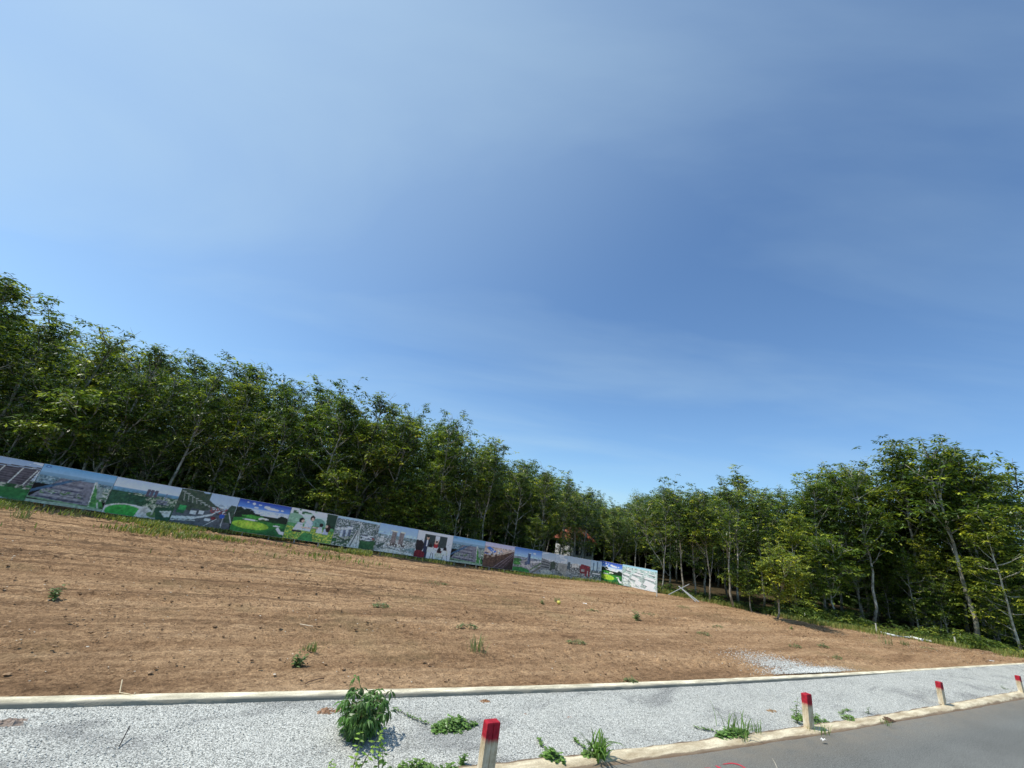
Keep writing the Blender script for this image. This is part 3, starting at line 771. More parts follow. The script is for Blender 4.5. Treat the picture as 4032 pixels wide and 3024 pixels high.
def pic_apartment(p):
    p.grad(.5, 1, (196, 205, 214), (142, 160, 184)); p.clouds(.6, 1, (205, 210, 215), .5)
    p.rect(0, 0, 1, .5, (60, 104, 62)); p.speck(.40, .52, [(54, 70, 58), (150, 150, 140), (60, 92, 60)], 30, 20)
    p.poly([(.0, .38), (.92, .30), (1.0, .84), (.14, .76), (.0, .6)], (92, 84, 88))
    for k in range(7):
        y = .44 + k * .05; p.line(.02, y + .01, .97, y - .02 + k * .012, .006, (60, 52, 60))
    for x in (.1, .3, .52, .74, .92): p.line(x - .04, .36, x + .05, .80, .008, (205, 200, 190))
    p.line(.1, .78, 1, .87, .008, (60, 45, 40)); p.rect(0, .5, .12, .72, (45, 50, 80))
    p.poly([(0, .05), (1, .05), (1, .28), (.5, .36), (0, .34)], (48, 104, 52)); p.speck(.28, .38, [(40, 76, 44), (170, 165, 150)], 25, 25, .3)
    p.ell(.3, .2, .12, .04, (40, 80, 45)); p.ell(.28, .23, .08, .025, (160, 80, 60)); p.poly([(0, .0), (.8, 0), (0, .16)], (180, 186, 186))
def pic_aerial(p):
    p.grad(.78, 1, (150, 182, 204), (96, 152, 190)); p.grad(.62, .8, (86, 122, 142), (128, 160, 180))
    p.speck(.5, .72, [(70, 96, 110), (104, 128, 138), (140, 156, 160), (60, 90, 84)], 44, 40)
    p.poly([(0, .1), (1, .1), (.74, .72), (.30, .70)], (116, 114, 122))
    for k in range(8):
        y = .16 + k * .065; p.line(.10 + k * .028, y, .70 - k * .012, y - .02, .010 - k * .0006, (58, 62, 82) if k % 2 == 0 else (150, 146, 150))
    p.speck(.26, .38, [(84, 116, 74), (150, 148, 150), (90, 92, 100)], 40, 26, .2, .12, .66)
    p.line(.0, .28, .42, .66, .024, (62, 92, 120)); p.line(.36, .62, .6, .76, .008, (70, 100, 124))
    p.poly([(.74, .74), (.77, .74), (1.0, .1), (.80, .06)], (62, 122, 62)); p.line(.75, .74, .80, .06, .007, (214, 216, 200)); p.line(.765, .74, .93, .06, .010, (176, 178, 172))
    p.speck(.1, .6, [(54, 108, 58), (80, 134, 70)], 30, 30, .5, .78, .92)
    p.poly([(.86, .3), (1, .3), (1, .62), (.80, .64)], (130, 142, 138)); p.speck(.25, .62, [(100, 120, 112), (180, 182, 170), (80, 110, 80)], 30, 30, .3, .9, 1)
    p.rect(0, 0, 1, .07, (146, 160, 142)); p.line(0, .12, 1, .05, .012, (112, 142, 108)); p.ell(.07, .95, .04, .03, (60, 96, 150)); p.ell(.07, .945, .02, .012, (140, 180, 205))
def pic_park(p):
    p.grad(.72, 1, (206, 210, 214), (176, 188, 204)); p.grad(.6, .74, (70, 110, 120), (110, 150, 176))
    p.rect(0, 0, 1, .64, (44, 78, 54)); p.speck(.3, .66, [(48, 84, 56), (176, 176, 156), (70, 100, 70), (140, 140, 124)], 34, 34, .3, .25, 1)
    p.speck(.1, .6, [(34, 68, 48), (48, 88, 60), (40, 76, 60)], 30, 30, 0, 0, .52)
    p.ell(.33, .08, .36, .24, (196, 192, 184)); p.ell(.30, .08, .28, .20, (54, 146, 60)); p.poly([(.46, .0), (.86, 0), (.76, .14), (.6, .32), (.5, .3)], (196, 190, 184))
    p.ell(.72, .12, .1, .08, (84, 112, 66)); p.line(.70, .12, .70, .36, .012, (170, 168, 150)); p.poly([(.78, .0), (1, 0), (1, .4), (.72, .34)], (40, 74, 52)); p.poly([(.8, .25), (.9, .1), (.98, .12), (.98, .3)], (200, 198, 190))
    for x in (.50, .56, .62): p.rect(x, .60, x + .045, .80, (84, 76, 88))
    p.rect(.5, .74, .67, .77, (84, 76, 88)); p.rect(.80, .60, .82, .76, (110, 120, 140)); p.rect(.70, .44, .86, .56, (120, 122, 132)); p.speck(.42, .52, [(64, 66, 78), (150, 150, 150)], 40, 30, .3, .7, .9)
def pic_highway(p):
    p.grad(.5, 1, (190, 202, 210), (160, 178, 198)); p.poly([(0, .3), (.95, .3), (.8, .55), (.62, .66), (.45, .84), (.3, .98), (0, 1)], (62, 74, 60)); p.speck(.35, 1, [(56, 68, 56), (72, 82, 64), (50, 70, 50)], 26, 26, .45, 0, .5)
    p.poly([(0, 0), (1, 0), (.97, .2), (.86, .56), (.74, .56), (.4, .42), (0, .36)], (84, 88, 94)); p.poly([(.86, .2), (1, .2), (1, .72), (.9, .74), (.84, .55)], (56, 74, 60))
    for i in range(9): x = .06 + i * .075; p.line(x, .9 - i * .05, x + .03, .66 - i * .012, .005, (170, 170, 160)); p.line(x - .05, .93 - i * .05, x + .02, .92 - i * .05, .004, (190, 190, 180))
    p.line(0, .13, .36, .20, .026, (196, 198, 196)); p.line(.36, .20, .62, .36, .020, (200, 200, 198)); p.line(.62, .36, .76, .6, .010, (204, 204, 200)); p.line(0, .06, .38, .13, .006, (218, 214, 200))
    p.line(.55, .0, .73, .26, .005, (214, 214, 208)); p.line(.84, .0, .82, .5, .005, (214, 214, 208)); p.line(.9, .5, .99, .2, .006, (200, 200, 200))
    p.rect(.04, .28, .16, .44, (44, 96, 62)); p.rect(.06, .38, .17, .52, (58, 152, 84)); p.rect(.26, .30, .40, .47, (70, 74, 80)); p.rect(.26, .30, .36, .40, (210, 214, 216)); p.rect(.40, .33, .48, .44, (216, 218, 216))
    p.ell(.58, .20, .055, .045, (222, 226, 228)); p.ell(.67, .27, .045, .05, (110, 40, 44)); p.ell(.80, .36, .045, .07, (44, 84, 170)); p.ell(.72, .40, .03, .03, (60, 62, 70))
    p.speck(.42, .60, [(210, 210, 210), (90, 90, 100), (150, 60, 60), (70, 74, 84), (200, 204, 206)], 30, 30, .4, .55, .86)
def pic_golf(p, v=0):
    p.grad(.58, 1, (214, 228, 240), (38, 66, 158)); p.grad(.76, 1, (96, 140, 206), (34, 56, 148))
    for x, y, a, b in ((.28, .91, .03, .035), (.40, .90, .03, .02), (.54, .86, .06, .045), (.62, .83, .09, .045), (.72, .82, .06, .03), (.84, .83, .03, .02), (.34, .80, .05, .02), (.16, .93, .02, .015)): p.ell(x, y, a, b, (236, 240, 246))
    p.rect(0, 0, 1, .50, (38, 96, 48)); p.poly([(0, .42), (0, .72), (.06, .76), (.14, .70), (.2, .73), (.3, .62), (.45, .60), (.5, .50), (.6, .58), (.78, .56), (.86, .66), (1, .62), (1, .42)], (26, 40, 28)); p.speck(.46, .74, [(22, 34, 24), (34, 54, 34)], 30, 30, .6, 0, .4)
    p.poly([(.0, .40), (.35, .52), (.5, .56), (.6, .48), (.95, .40), (1, .0), (0, 0)], (50, 118, 52)); p.poly([(.1, .5), (.4, .44), (.5, .52), (.3, .56)], (72, 150, 60))
    p.ell(.34, .24, .34, .13, (150, 190, 56)); p.ell(.3, .24, .24, .09, (164, 200, 60)); p.poly([(.5, .0), (1, 0), (1, .3), (.72, .2)], (34, 92, 50)); p.ell(.30, .40, .14, .022, (224, 224, 210)); p.ell(.54, .47, .10, .05, (216, 212, 190)); p.ell(.54, .43, .06, .035, (52, 84, 44)); p.ell(.82, .32, .07, .02, (226, 226, 214))
    p.line(.86, .24, .92, .14, .03, (230, 230, 222)); p.line(.92, .14, 1, .12, .03, (230, 230, 222)); p.ell(.72, .44, .14, .04, (30, 54, 32))
def pic_family(p):
    p.grad(.45, 1, (110, 160, 120), (226, 230, 232)); p.ell(.62, .58, .16, .2, (104, 148, 132)); p.ell(.12, .62, .2, .22, (130, 168, 140)); p.rect(0, .36, 1, .52, (84, 140, 88))
    p.rect(0, 0, 1, .38, (120, 156, 66)); p.speck(0, .40, [(196, 196, 70), (120, 160, 66), (84, 136, 70), (210, 206, 90)], 34, 34); p.poly([(.28, .0), (.6, 0), (.56, .26), (.36, .24)], (66, 132, 72))
    p.poly([(.80, .55), (1, .5), (1, 1), (.76, 1)], (38, 62, 48)); p.speck(.84, 1, [(60, 96, 66), (180, 200, 180)], 22, 22, .5, .05, .55)
    p.poly([(.14, .30), (.20, .56), (.30, .58), (.34, .32)], (206, 214, 226)); p.ell(.27, .64, .055, .085, (30, 26, 26)); p.ell(.30, .62, .03, .05, (206, 168, 148)); p.rect(.14, .24, .32, .30, (40, 40, 50))
    p.poly([(.34, .32), (.36, .62), (.44, .70), (.52, .60), (.50, .32)], (196, 210, 224)); p.ell(.48, .76, .05, .09, (34, 24, 24)); p.ell(.49, .72, .03, .055, (212, 172, 152)); p.line(.3, .42, .48, .42, .014, (210, 176, 156))
    p.poly([(.62, .30), (.62, .48), (.72, .52), (.76, .30)], (208, 214, 224)); p.ell(.70, .58, .045, .065, (32, 26, 26)); p.line(.54, .46, .64, .46, .014, (212, 178, 158)); p.poly([(.76, .28), (.78, .48), (.88, .46), (.88, .28)], (176, 180, 204)); p.ell(.86, .50, .05, .13, (44, 26, 26)); p.ell(.82, .56, .025, .05, (208, 170, 150))
def pic_cityroad(p):
    p.grad(.9, 1, (150, 176, 200), (170, 196, 216)); p.rect(0, 0, 1, .9, (82, 92, 92)); p.speck(.35, .93, [(66, 80, 96), (190, 194, 192), (96, 104, 108), (60, 84, 66), (130, 134, 134)], 44, 44)
    p.rect(0, 0, 1, .34, (66, 84, 70)); p.speck(0, .4, [(60, 84, 62), (170, 170, 160), (72, 96, 66)], 24, 24, .35); p.poly([(.34, 0), (.64, 0), (.56, .62), (.50, .62)], (190, 190, 184)); p.line(.42, .04, .52, .6, .012, (70, 74, 78)); p.line(.56, .04, .54, .6, .006, (110, 112, 110)); p.line(.55, .6, .56, .92, .008, (200, 200, 196))
    for i, x in enumerate((.14, .2, .26, .32)): p.rect(x, .30 + i * .02, x + .05, .64 + i * .03, (176, 184, 196) if i % 2 == 0 else (92, 102, 122))
    p.poly([(.62, .0), (.98, .04), (.98, .3), (.62, .28)], (52, 92, 56)); p.rect(.62, .30, .86, .50, (206, 210, 212)); p.speck(.3, .5, [(212, 214, 216), (70, 76, 86)], 16, 30, 0, .62, .9); p.rect(.88, .36, .95, .42, (150, 90, 84)); p.poly([(.02, .5), (.4, .62), (.4, .7), (.04, .6)], (196, 198, 196)); p.poly([(0, .1), (.1, .14), (.1, .24), (0, .24)], (50, 94, 56))
def pic_twins(p):
    p.grad(.56, 1, (172, 196, 214), (142, 172, 204)); p.rect(0, 0, 1, .58, (146, 150, 146)); p.speck(.44, .62, [(100, 124, 130), (140, 152, 152), (70, 96, 92)], 40, 40); p.speck(.08, .5, [(196, 196, 188), (110, 116, 116), (220, 218, 210), (90, 104, 96), (150, 150, 146)], 30, 34)
    p.rect(.28, .26, .72, .36, (226, 222, 208)); p.speck(.24, .34, [(220, 216, 204), (80, 72, 70)], 34, 18, 0, .28, .72)
    for x in (.34, .54):
        p.rect(x, .34, x + .12, .78, (112, 98, 96)); p.rect(x + .02, .76, x + .14, .80, (206, 202, 180))
        for k in range(4): p.rect(x + .01 + k * .03, .36, x + .02 + k * .03, .74, (160, 150, 144))
    p.rect(.30, .78, .36, .82, (214, 210, 190)); p.poly([(0, .2), (.22, .36), (.2, .26), (.06, .1)], (70, 86, 78)); p.poly([(.0, .0), (1, 0), (1, .06), (.3, .14)], (196, 192, 180)); p.rect(.08, .36, .16, .56, (202, 202, 196)); p.rect(.24, .5, .28, .62, (176, 184, 190)); p.poly([(.7, .2), (1, .08), (1, .3)], (120, 140, 140))
def pic_class(p):
    p.rect(0, 0, 1, 1, (214, 216, 218)); p.rect(.20, .46, .84, .90, (52, 62, 62)); p.rect(.30, .93, .62, .955, (236, 238, 238)); p.rect(.05, .62, .16, .84, (204, 208, 210)); p.rect(.88, .5, .98, .76, (206, 210, 212)); p.rect(0, .3, 1, .40, (196, 196, 194)); p.rect(.0, .0, 1, .3, (222, 222, 224))
    p.rect(.22, .22, .34, .66, (40, 48, 74)); p.rect(.28, .44, .31, .68, (226, 226, 230)); p.ell(.295, .76, .035, .07, (196, 156, 130)); p.ell(.295, .81, .035, .03, (40, 34, 32)); p.rect(.24, .0, .33, .24, (36, 40, 60))
    p.rect(.50, .70, .62, .88, (232, 234, 236)); p.rect(.49, .42, .60, .6, (150, 40, 44)); p.ell(.545, .62, .04, .06, (206, 168, 146)); p.ell(.545, .66, .045, .04, (40, 30, 28)); p.line(.51, .6, .52, .74, .012, (206, 168, 146)); p.line(.59, .6, .60, .74, .012, (206, 168, 146))
    p.ell(.03, .50, .06, .14, (36, 30, 32)); p.ell(.11, .40, .11, .24, (40, 32, 36)); p.rect(.0, .0, .28, .18, (110, 26, 36)); p.ell(.12, .14, .15, .12, (112, 28, 38))
    for x, y, c in ((.40, .46, (84, 40, 40)), (.66, .36, (96, 34, 40)), (.82, .42, (150, 36, 44))): p.rect(x - .06, y - .2, x + .07, y - .02, c); p.ell(x, y, .05, .10, (34, 28, 30))
    p.rect(.32, .24, .50, .42, (214, 214, 196)); p.rect(.56, .06, .78, .26, (190, 190, 172)); p.rect(.76, .20, .92, .38, (212, 212, 194)); p.line(.46, .24, .44, .0, .008, (60, 60, 60)); p.line(.50, .2, .52, 0, .008, (60, 60, 60)); p.line(.8, .2, .78, 0, .007, (70, 70, 70)); p.line(.9, .2, .92, .02, .007, (70, 70, 70))
def pic_rail(p):
    p.grad(.8, 1, (196, 192, 206), (172, 168, 192)); p.rect(0, 0, 1, .8, (118, 96, 84)); p.speck(.6, .84, [(150, 130, 124), (196, 186, 178), (110, 92, 88)], 34, 34)
    p.poly([(0, .5), (0, .72), (.5, .82), (.95, .74), (.3, .44)], (196, 172, 156)); p.poly([(.06, .76), (.16, .84), (.40, .66), (.30, .58)], (60, 110, 180)); p.poly([(.0, .56), (.06, .62), (.14, .5), (.06, .44)], (60, 104, 170)); p.line(.02, .50, .30, .52, .01, (214, 170, 130)); p.speck(.5, .74, [(214, 200, 190), (120, 130, 150)], 26, 26, .5, .1, .6)
    p.poly([(0, .32), (.3, .42), (.95, .76), (1, .78), (1, 0), (0, 0)], (84, 62, 52)); p.line(0, .34, .8, .72, .010, (150, 132, 110)); p.speck(.0, .6, [(74, 56, 48), (94, 72, 58)], 22, 22, .5)
    p.poly([(.3, 0), (1, .0), (1, .76)], (70, 54, 56)); p.line(.36, .02, .98, .72, .005, (150, 136, 140)); p.line(.50, .02, .98, .66, .005, (140, 126, 130)); p.line(.62, .0, .99, .58, .004, (120, 106, 112)); p.poly([(.7, 0), (1, 0), (1, .5)], (48, 36, 36))
def pic_plaza(p):
    p.grad(.6, 1, (166, 196, 222), (52, 104, 176)); p.ell(.72, .84, .05, .03, (200, 214, 230)); p.ell(.56, .82, .04, .02, (190, 206, 226)); p.rect(0, 0, 1, .6, (142, 140, 146)); p.speck(.42, .62, [(150, 156, 170), (120, 124, 136), (90, 104, 110)], 30, 30)
    p.speck(.1, .5, [(170, 164, 160), (130, 126, 128), (100, 110, 96)], 22, 22, .4); p.ell(.12, .48, .16, .07, (50, 100, 52)); p.ell(.10, .34, .16, .08, (60, 116, 58)); p.ell(.22, .04, .38, .14, (52, 118, 58)); p.ell(.12, .34, .08, .03, (86, 140, 70))
    p.poly([(.2, .2), (.48, .22), (.7, .0), (.9, 0), (.44, .42)], (176, 168, 164)); p.rect(.48, .34, .58, .80, (62, 78, 108)); p.rect(.50, .34, .52, .78, (90, 108, 140)); p.rect(.40, .30, .50, .44, (84, 92, 112)); p.line(.62, .12, 1, .48, .02, (96, 116, 84)); p.line(.7, .02, 1, .3, .03, (110, 106, 96)); p.poly([(.6, .4), (1, .5), (1, .56), (.6, .5)], (196, 190, 190))
def pic_street(p, v=0):
    p.grad(.5, 1, (186, 194, 200), (150, 168, 184)); p.clouds(.6, 1, (196, 200, 204), .5); p.rect(0, 0, 1, .55, (100, 104, 104)); p.speck(.0, .62, [(86, 92, 92), (150, 150, 146), (66, 76, 70), (120, 122, 122)], 26, 30, .2)
    p.poly([(0, .2), (0, .72), (.30, .64), (.34, .2)], (120, 122, 124)); p.poly([(1, .1), (1, .6), (.66, .62), (.62, .3)], (150, 148, 142)); p.poly([(.34, .2), (.36, .6), (.56, .56), (.52, .2)], (58, 66, 62)); p.ell(.46, .5, .09, .16, (62, 74, 64))
    for k in range(3): p.line(.02, .34 + k * .12, .3, .34 + k * .10, .012, (52, 58, 60))
    p.poly([(.2, 0), (.72, 0), (.56, .3), (.44, .3)], (128, 128, 128)); p.ell(.22, .1, .24, .14, (170, 168, 160)); p.line(.5, .02, .52, .3, .005, (210, 210, 206)); p.line(.68, .34, .96, .06, .012, (180, 178, 170))
    for k in range(6): p.rect(.72 + k * .045, .28, .735 + k * .045, .56, (90, 92, 92))
    p.rect(.50, .62, .52, .82, (140, 150, 160))
def pic_redstreet(p):
    p.grad(.5, 1, (176, 190, 198), (158, 174, 188)); p.rect(0, 0, 1, .6, (96, 100, 102)); p.speck(.0, .66, [(86, 90, 92), (176, 178, 176), (60, 66, 66), (130, 132, 132)], 24, 30, .15)
    p.poly([(.0, .4), (.14, .42), (.14, .72), (.04, .74)], (70, 84, 92)); p.poly([(.2, .5), (.5, .54), (.5, .72), (.2, .7)], (190, 186, 178)); p.poly([(.56, .2), (.84, .1), (.98, .14), (.98, .68), (.60, .74), (.54, .6)], (118, 46, 56)); p.rect(.60, .40, .74, .50, (150, 150, 148)); p.rect(.86, .16, .90, .46, (190, 186, 182)); p.rect(.86, .62, .94, .65, (186, 60, 72))
    p.poly([(0, 0), (.6, 0), (.3, .3), (.0, .34)], (128, 132, 134)); p.line(0, .3, .6, .04, .012, (176, 178, 174)); p.speck(.0, .3, [(110, 114, 116), (160, 162, 160), (80, 86, 84)], 18, 18, .4)
def pic_glass(p):
    p.grad(.5, 1, (180, 200, 214), (150, 178, 200)); p.rect(0, 0, 1, .55, (70, 84, 92))
    for k in range(5): p.rect(.02 + k * .17, .4, .14 + k * .17, .96 - (k % 3) * .08, (86, 116, 140) if k % 2 else (166, 188, 202)); p.rect(.06 + k * .17, .4, .075 + k * .17, .9 - (k % 3) * .08, (60, 84, 106))
    p.speck(.1, .5, [(200, 206, 206), (60, 74, 80), (110, 124, 128), (50, 80, 60)], 12, 26, .1); p.rect(.2, .34, .9, .40, (210, 214, 212)); p.speck(0, .2, [(60, 90, 66), (150, 160, 150), (90, 100, 98)], 12, 20)
def pic_roofs(p):
    p.grad(.86, 1, (190, 214, 220), (126, 178, 200)); p.rect(0, 0, 1, .88, (150, 164, 160)); p.speck(.6, .92, [(214, 228, 228), (140, 160, 156), (176, 196, 190), (100, 130, 120)], 24, 30)
    for (x, y, w, h) in ((.02, .52, .22, .12), (.30, .60, .30, .10), (.62, .50, .36, .12), (.24, .38, .26, .16), (.36, .20, .22, .20), (.60, .22, .36, .24), (.04, .30, .18, .14), (.66, .02, .3, .18), (.4, .72, .24, .06), (.1, .74, .2, .05), (.76, .72, .22, .05)):
        p.poly([(x, y), (x + w * .8, y - h * .45), (x + w, y + h * .45), (x + w * .25, y + h)], (238, 246, 248)); p.line(x, y, x + w * .8, y - h * .45, .010, (56, 70, 76)); p.line(x + w * .3, y + h * .2, x + w * .6, y + h * .6, .005, (204, 216, 222))
    p.line(0, .44, .62, .02, .020, (196, 206, 204)); p.line(0, .40, .56, .02, .006, (80, 96, 92)); p.speck(.0, .3, [(110, 136, 104), (190, 200, 190), (216, 222, 220)], 20, 22, .4, 0, .4); p.rect(.3, .0, 1, .05, (206, 216, 216))

def panel(S0, T0, S1, T1, zb, hgt, painter, label, seed, npx=108, legs=2, drop=0.0):
    x0, y0 = xy(S0, T0); x1, y1 = xy(S1, T1); W = math.hypot(x1 - x0, y1 - y0); rz = math.atan2(y1 - y0, x1 - x0)
    root = thing('picture_panel', label, 'billboard', (x0, y0, zb), rz, 'picture panels of the long fence')
    p = Pic(npx, 66, seed=seed); painter(p)
    # the grain and small detail of a printed photograph
    A = p.a; lum = A.mean(2, keepdims=True); amp = np.where(p.Y[..., None] > .72, .05, .40)
    sat = .98; A = lum + (A - lum) * sat
    g = (vnoise(p.X * 52, p.Y * 34, seed + 50) + vnoise(p.X * 26, p.Y * 18, seed + 51) - 1.0)[..., None]
    A = A * (1 + g * amp * 1.5); B = A.copy()
    B[1:-1, 1:-1] = A[1:-1, 1:-1] * .8 + (A[:-2, 1:-1] + A[2:, 1:-1] + A[1:-1, :-2] + A[1:-1, 2:]) * .05; p.a = np.clip(B, 0, 1)
    def shear(ob_mb):
        for q in range(len(ob_mb.V)): ob_mb.V[q][:, 2] -= drop * (ob_mb.V[q][:, 0] / W - .5)
    X, Zz = np.meshgrid(np.linspace(.004, W - .004, npx), np.linspace(.004, hgt - .004, 66), indexing='ij')
    rip = (vnoise(X * 2.2, Zz * 1.5, seed) - .5) * .012
    m = MB(); m.grid(np.stack([X, -0.016 - np.abs(rip), Zz], -1), col=np.clip(p.a.transpose(1, 0, 2) * 1.5, 0, .9)); shear(m)
    m.build('picture', M_PRINT, root, True)
    m = MB(); m.box((W / 2, 0.0, hgt / 2), (W - .004, .024, hgt + .012), col=(.55, .58, .60)); shear(m); m.build('backing_board', M_METAL, root)
    gz0 = float(terr((S0 + S1) / 2, T0))
    for k in range(legs):
        xx = W * (k + .5) / legs + (.0 if legs > 1 else 0); zlo = gz0 - zb - .12
        m = MB(); m.box((xx, .045, (zlo + hgt) / 2), (.045, .045, hgt - zlo - .06), col=(.34, .34, .33)); m.build('post', M_METAL, root)
    return root
def fence_t(s): return 21.19 + 0.034 * s
specs = [(pic_apartment, 'picture panel showing a long brown apartment block above a lawn'), (pic_aerial, 'larger looking aerial picture of grey warehouse rows with a canal and green avenue'),
         (pic_park, 'picture panel with a bright green round lawn among dark trees'), (pic_highway, 'picture panel of a busy highway with trucks and cars'),
         (pic_golf, 'golf course picture between the highway picture and the family picture'), (pic_family, 'picture panel of four people sitting in a yellow flower meadow'),
         (pic_cityroad, 'aerial city picture with a straight white road and tower blocks'), (pic_twins, 'picture panel with twin brown towers under a plain blue sky'),
         (pic_class, 'picture panel of a classroom with a dark board and seated pupils'), (pic_aerial, 'second aerial warehouse picture, right of the classroom picture'),
         (pic_rail, 'picture panel of railway tracks beside factories with blue roofs'), (pic_plaza, 'picture panel of a single dark tower above green round lawns'),
         (pic_street, 'grey picture of a tree lined city street between buildings'), (pic_redstreet, 'grey street picture with a dark red building on its right')]
for i, (fn, lab) in enumerate(specs):
    s0 = SEAM0 + PW * i + .003; s1 = SEAM0 + PW * (i + 1) - .003
    zb = .67 - .037 * (s0 + s1) / 2 + (.004 if i % 2 else -.004)
    panel(s0, fence_t(s0), s1, fence_t(s1), zb, 1.29, fn, lab, 40 + (i if i != 9 else 1), legs=2 if i not in (7, 9) else 3, drop=.037 * PW)
s0 = SEAM0 + PW * 14 + .003
panel(s0, fence_t(s0), s0 + 1.0, fence_t(s0 + 1.0), -.05, 1.28, pic_glass, 'narrow picture panel of blue glass towers', 60, 54, drop=.037)
# the last two panels turn towards the road
c0 = (s0 + 1.01, fence_t(s0 + 1.01))
def turn(c, azd, W):
    a = math.radians(azd); dx, dy = math.sin(a), math.cos(a); ds, dt = st(dx, dy)
    best = None
    for D in np.arange(24, 33, .02):
        e = abs(math.hypot(ds * D - c[0], dt * D - c[1]) - W)
        if (best is None or e < best[0]) and dt * D < c[1]: best = (e, (ds * D, dt * D))
    return best[1]
def az_of(px, py): v = ray(px, py); return math.degrees(math.atan2(v[0], v[1]))
def pt(px, py, D): a = math.radians(az_of(px, py)); return st(math.sin(a) * D, math.cos(a) * D)
c0 = pt(2363, 2209, 31.3); c1 = pt(2452, 2221, 30.2); c2 = pt(2589, 2247, 29.55)
panel(*c0, c1[0], c1[1], -.03, 1.26, pic_golf, 'vivid sunlit golf course picture beside the white roofs picture', 61)
panel(c1[0], c1[1], c2[0], c2[1], .0, 1.27, pic_roofs, 'bright picture of white factory roofs, right end of the fence', 62)

# ------------------------------------------------------------------ marker posts
def marker(px, py, ztop, label, lean=0.0):
    x, y, z = at(px, py, ztop)
    root = thing('marker_post', label, 'post', (x, y, 0), ROT, 'red topped marker posts along the road edge')
    m = MB(); h = ztop; w, d, g = .165, .098, .006
    def prof(k): # outline with a groove in the road face (local -y)
        return np.array([(0, 0), (w * .5 - g, 0), (w * .5, .010), (w * .5 + g, 0), (w, 0), (w, d), (0, d)]) * 1.0
    lv = []
    for zz, sc in ((-.1, 1.03), (h * .3, 1.02), (h * .7, 1.01), (h - .012, 1.0), (h, .93)):
        P = prof(0); c = np.array([w / 2, d / 2]); P = c + (P - c) * sc
        lv.append(np.hstack([P + np.array([0, lean * (zz - h)]), np.full((7, 1), zz)]))
    V = np.vstack(lv); Q = []
    for a in range(4):
        for b in range(7): Q.append([a * 7 + b, a * 7 + (b + 1) % 7, a * 7 + 7 + (b + 1) % 7, a * 7 + 7 + b])
    c = len(V); V = np.vstack([V, [[w / 2, d / 2, h]]])
    m.add(V, Q, [[28 + b, 28 + (b + 1) % 7, c] for b in range(7)])
    m.build('concrete_shaft', M_POST, root); return root
marker(1921, 2849, .52, 'nearest marker post with dark red top, leaning slightly by the creeper')
marker(3177, 2736, .52, 'marker post with dripping red paint and a vine round its foot')
marker(3702, 2688, .50, 'clean marker post with red top, second from the right edge')
marker(4013, 2663, .50, 'farthest marker post with red top at the right edge')

# ------------------------------------------------------------------ plants on the verge and field
W_DK = np.array([.07, .145, .03]); W_MD = np.array([.12, .215, .045]); W_LT = np.array([.23, .36, .06])
def oval_leaves(m, r, P, D, L, w, col):
    m.leaves(P, D, L, w, .18, col, droop=.15)
def creeper(px, py, label, rx, ry, n, runner=None, leaf=.055, hmax=.13, seed=1, name='creeping_vine', cat='vine', col=None, rot=0.0, gap=.22):
    r = np.random.default_rng(seed); x, y, z = at(px, py); root = thing(name, label, cat, (x, y, z), ROT)
    a = r.random(n) * 6.283; q = np.sqrt(r.random(n)); X = q * np.cos(a) * rx; Y = q * np.sin(a) * ry
    keep = vnoise(X * 9, Y * 9 + 3, seed) > gap; X, Y = X[keep], Y[keep]; k = len(X)
    Z = r.uniform(.012, hmax, k) * (1.05 - q[keep]) + .012
    cx = rot; X2 = X * math.cos(cx) - Y * math.sin(cx); Y2 = X * math.sin(cx) + Y * math.cos(cx)
    ph = r.random(k) * 6.283; dz = r.uniform(-.5, .5, k); D = np.stack([np.cos(ph), np.sin(ph), dz], 1); D /= np.linalg.norm(D, axis=1)[:, None]
    cc = (W_MD if col is None else col) * r.uniform(.6, 1.6, (k, 1)); m = MB(); L = leaf * r.uniform(.7, 1.3, k)
    oval_leaves(m, r, np.stack([X2, Y2, Z], 1), D, L, L * .72, cc)
    sm = MB()
    for i in range(7):
        aa = r.random() * 6.283; e = np.array([math.cos(aa) * rx * .8, math.sin(aa) * ry * .8]); e = np.array([e[0] * math.cos(cx) - e[1] * math.sin(cx), e[0] * math.sin(cx) + e[1] * math.cos(cx)])
        pth = [[0, 0, .01], [e[0] * .4, e[1] * .5, hmax * .4 + .01], [e[0] * .8, e[1] * .7, .02], [e[0], e[1], .01]]; sm.tube(pth, .0035, 4, col=(.12, .13, .05))
    if runner is not None:
        pth = []
        for (qx, qy) in runner:
            p = at(qx, qy); ds, dt = st(p[0] - x, p[1] - y); pth.append([ds, dt, .015])
        pth = np.array(pth); u = np.linspace(0, len(pth) - 1.001, 22); i0 = u.astype(int); pp = pth[i0] + (pth[np.minimum(i0 + 1, len(pth) - 1)] - pth[i0]) * (u - i0)[:, None]
        pp[:, :2] += r.normal(0, .008, (22, 2)); sm.tube(pp, .004, 4, col=(.13, .12, .06))
        k2 = 44; ii = r.integers(0, 22, k2); ph = r.random(k2) * 6.283; D = np.stack([np.cos(ph), np.sin(ph), r.uniform(0, .8, k2)], 1); D /= np.linalg.norm(D, axis=1)[:, None]
        oval_leaves(m, r, pp[ii] + np.array([0, 0, .01]), D, leaf * .7, leaf * .5, W_MD * r.uniform(.7, 1.4, (k2, 1)))
    sm.build('runner_stem', M_WEED, root); m.build('leaves', M_WEED, root); return root
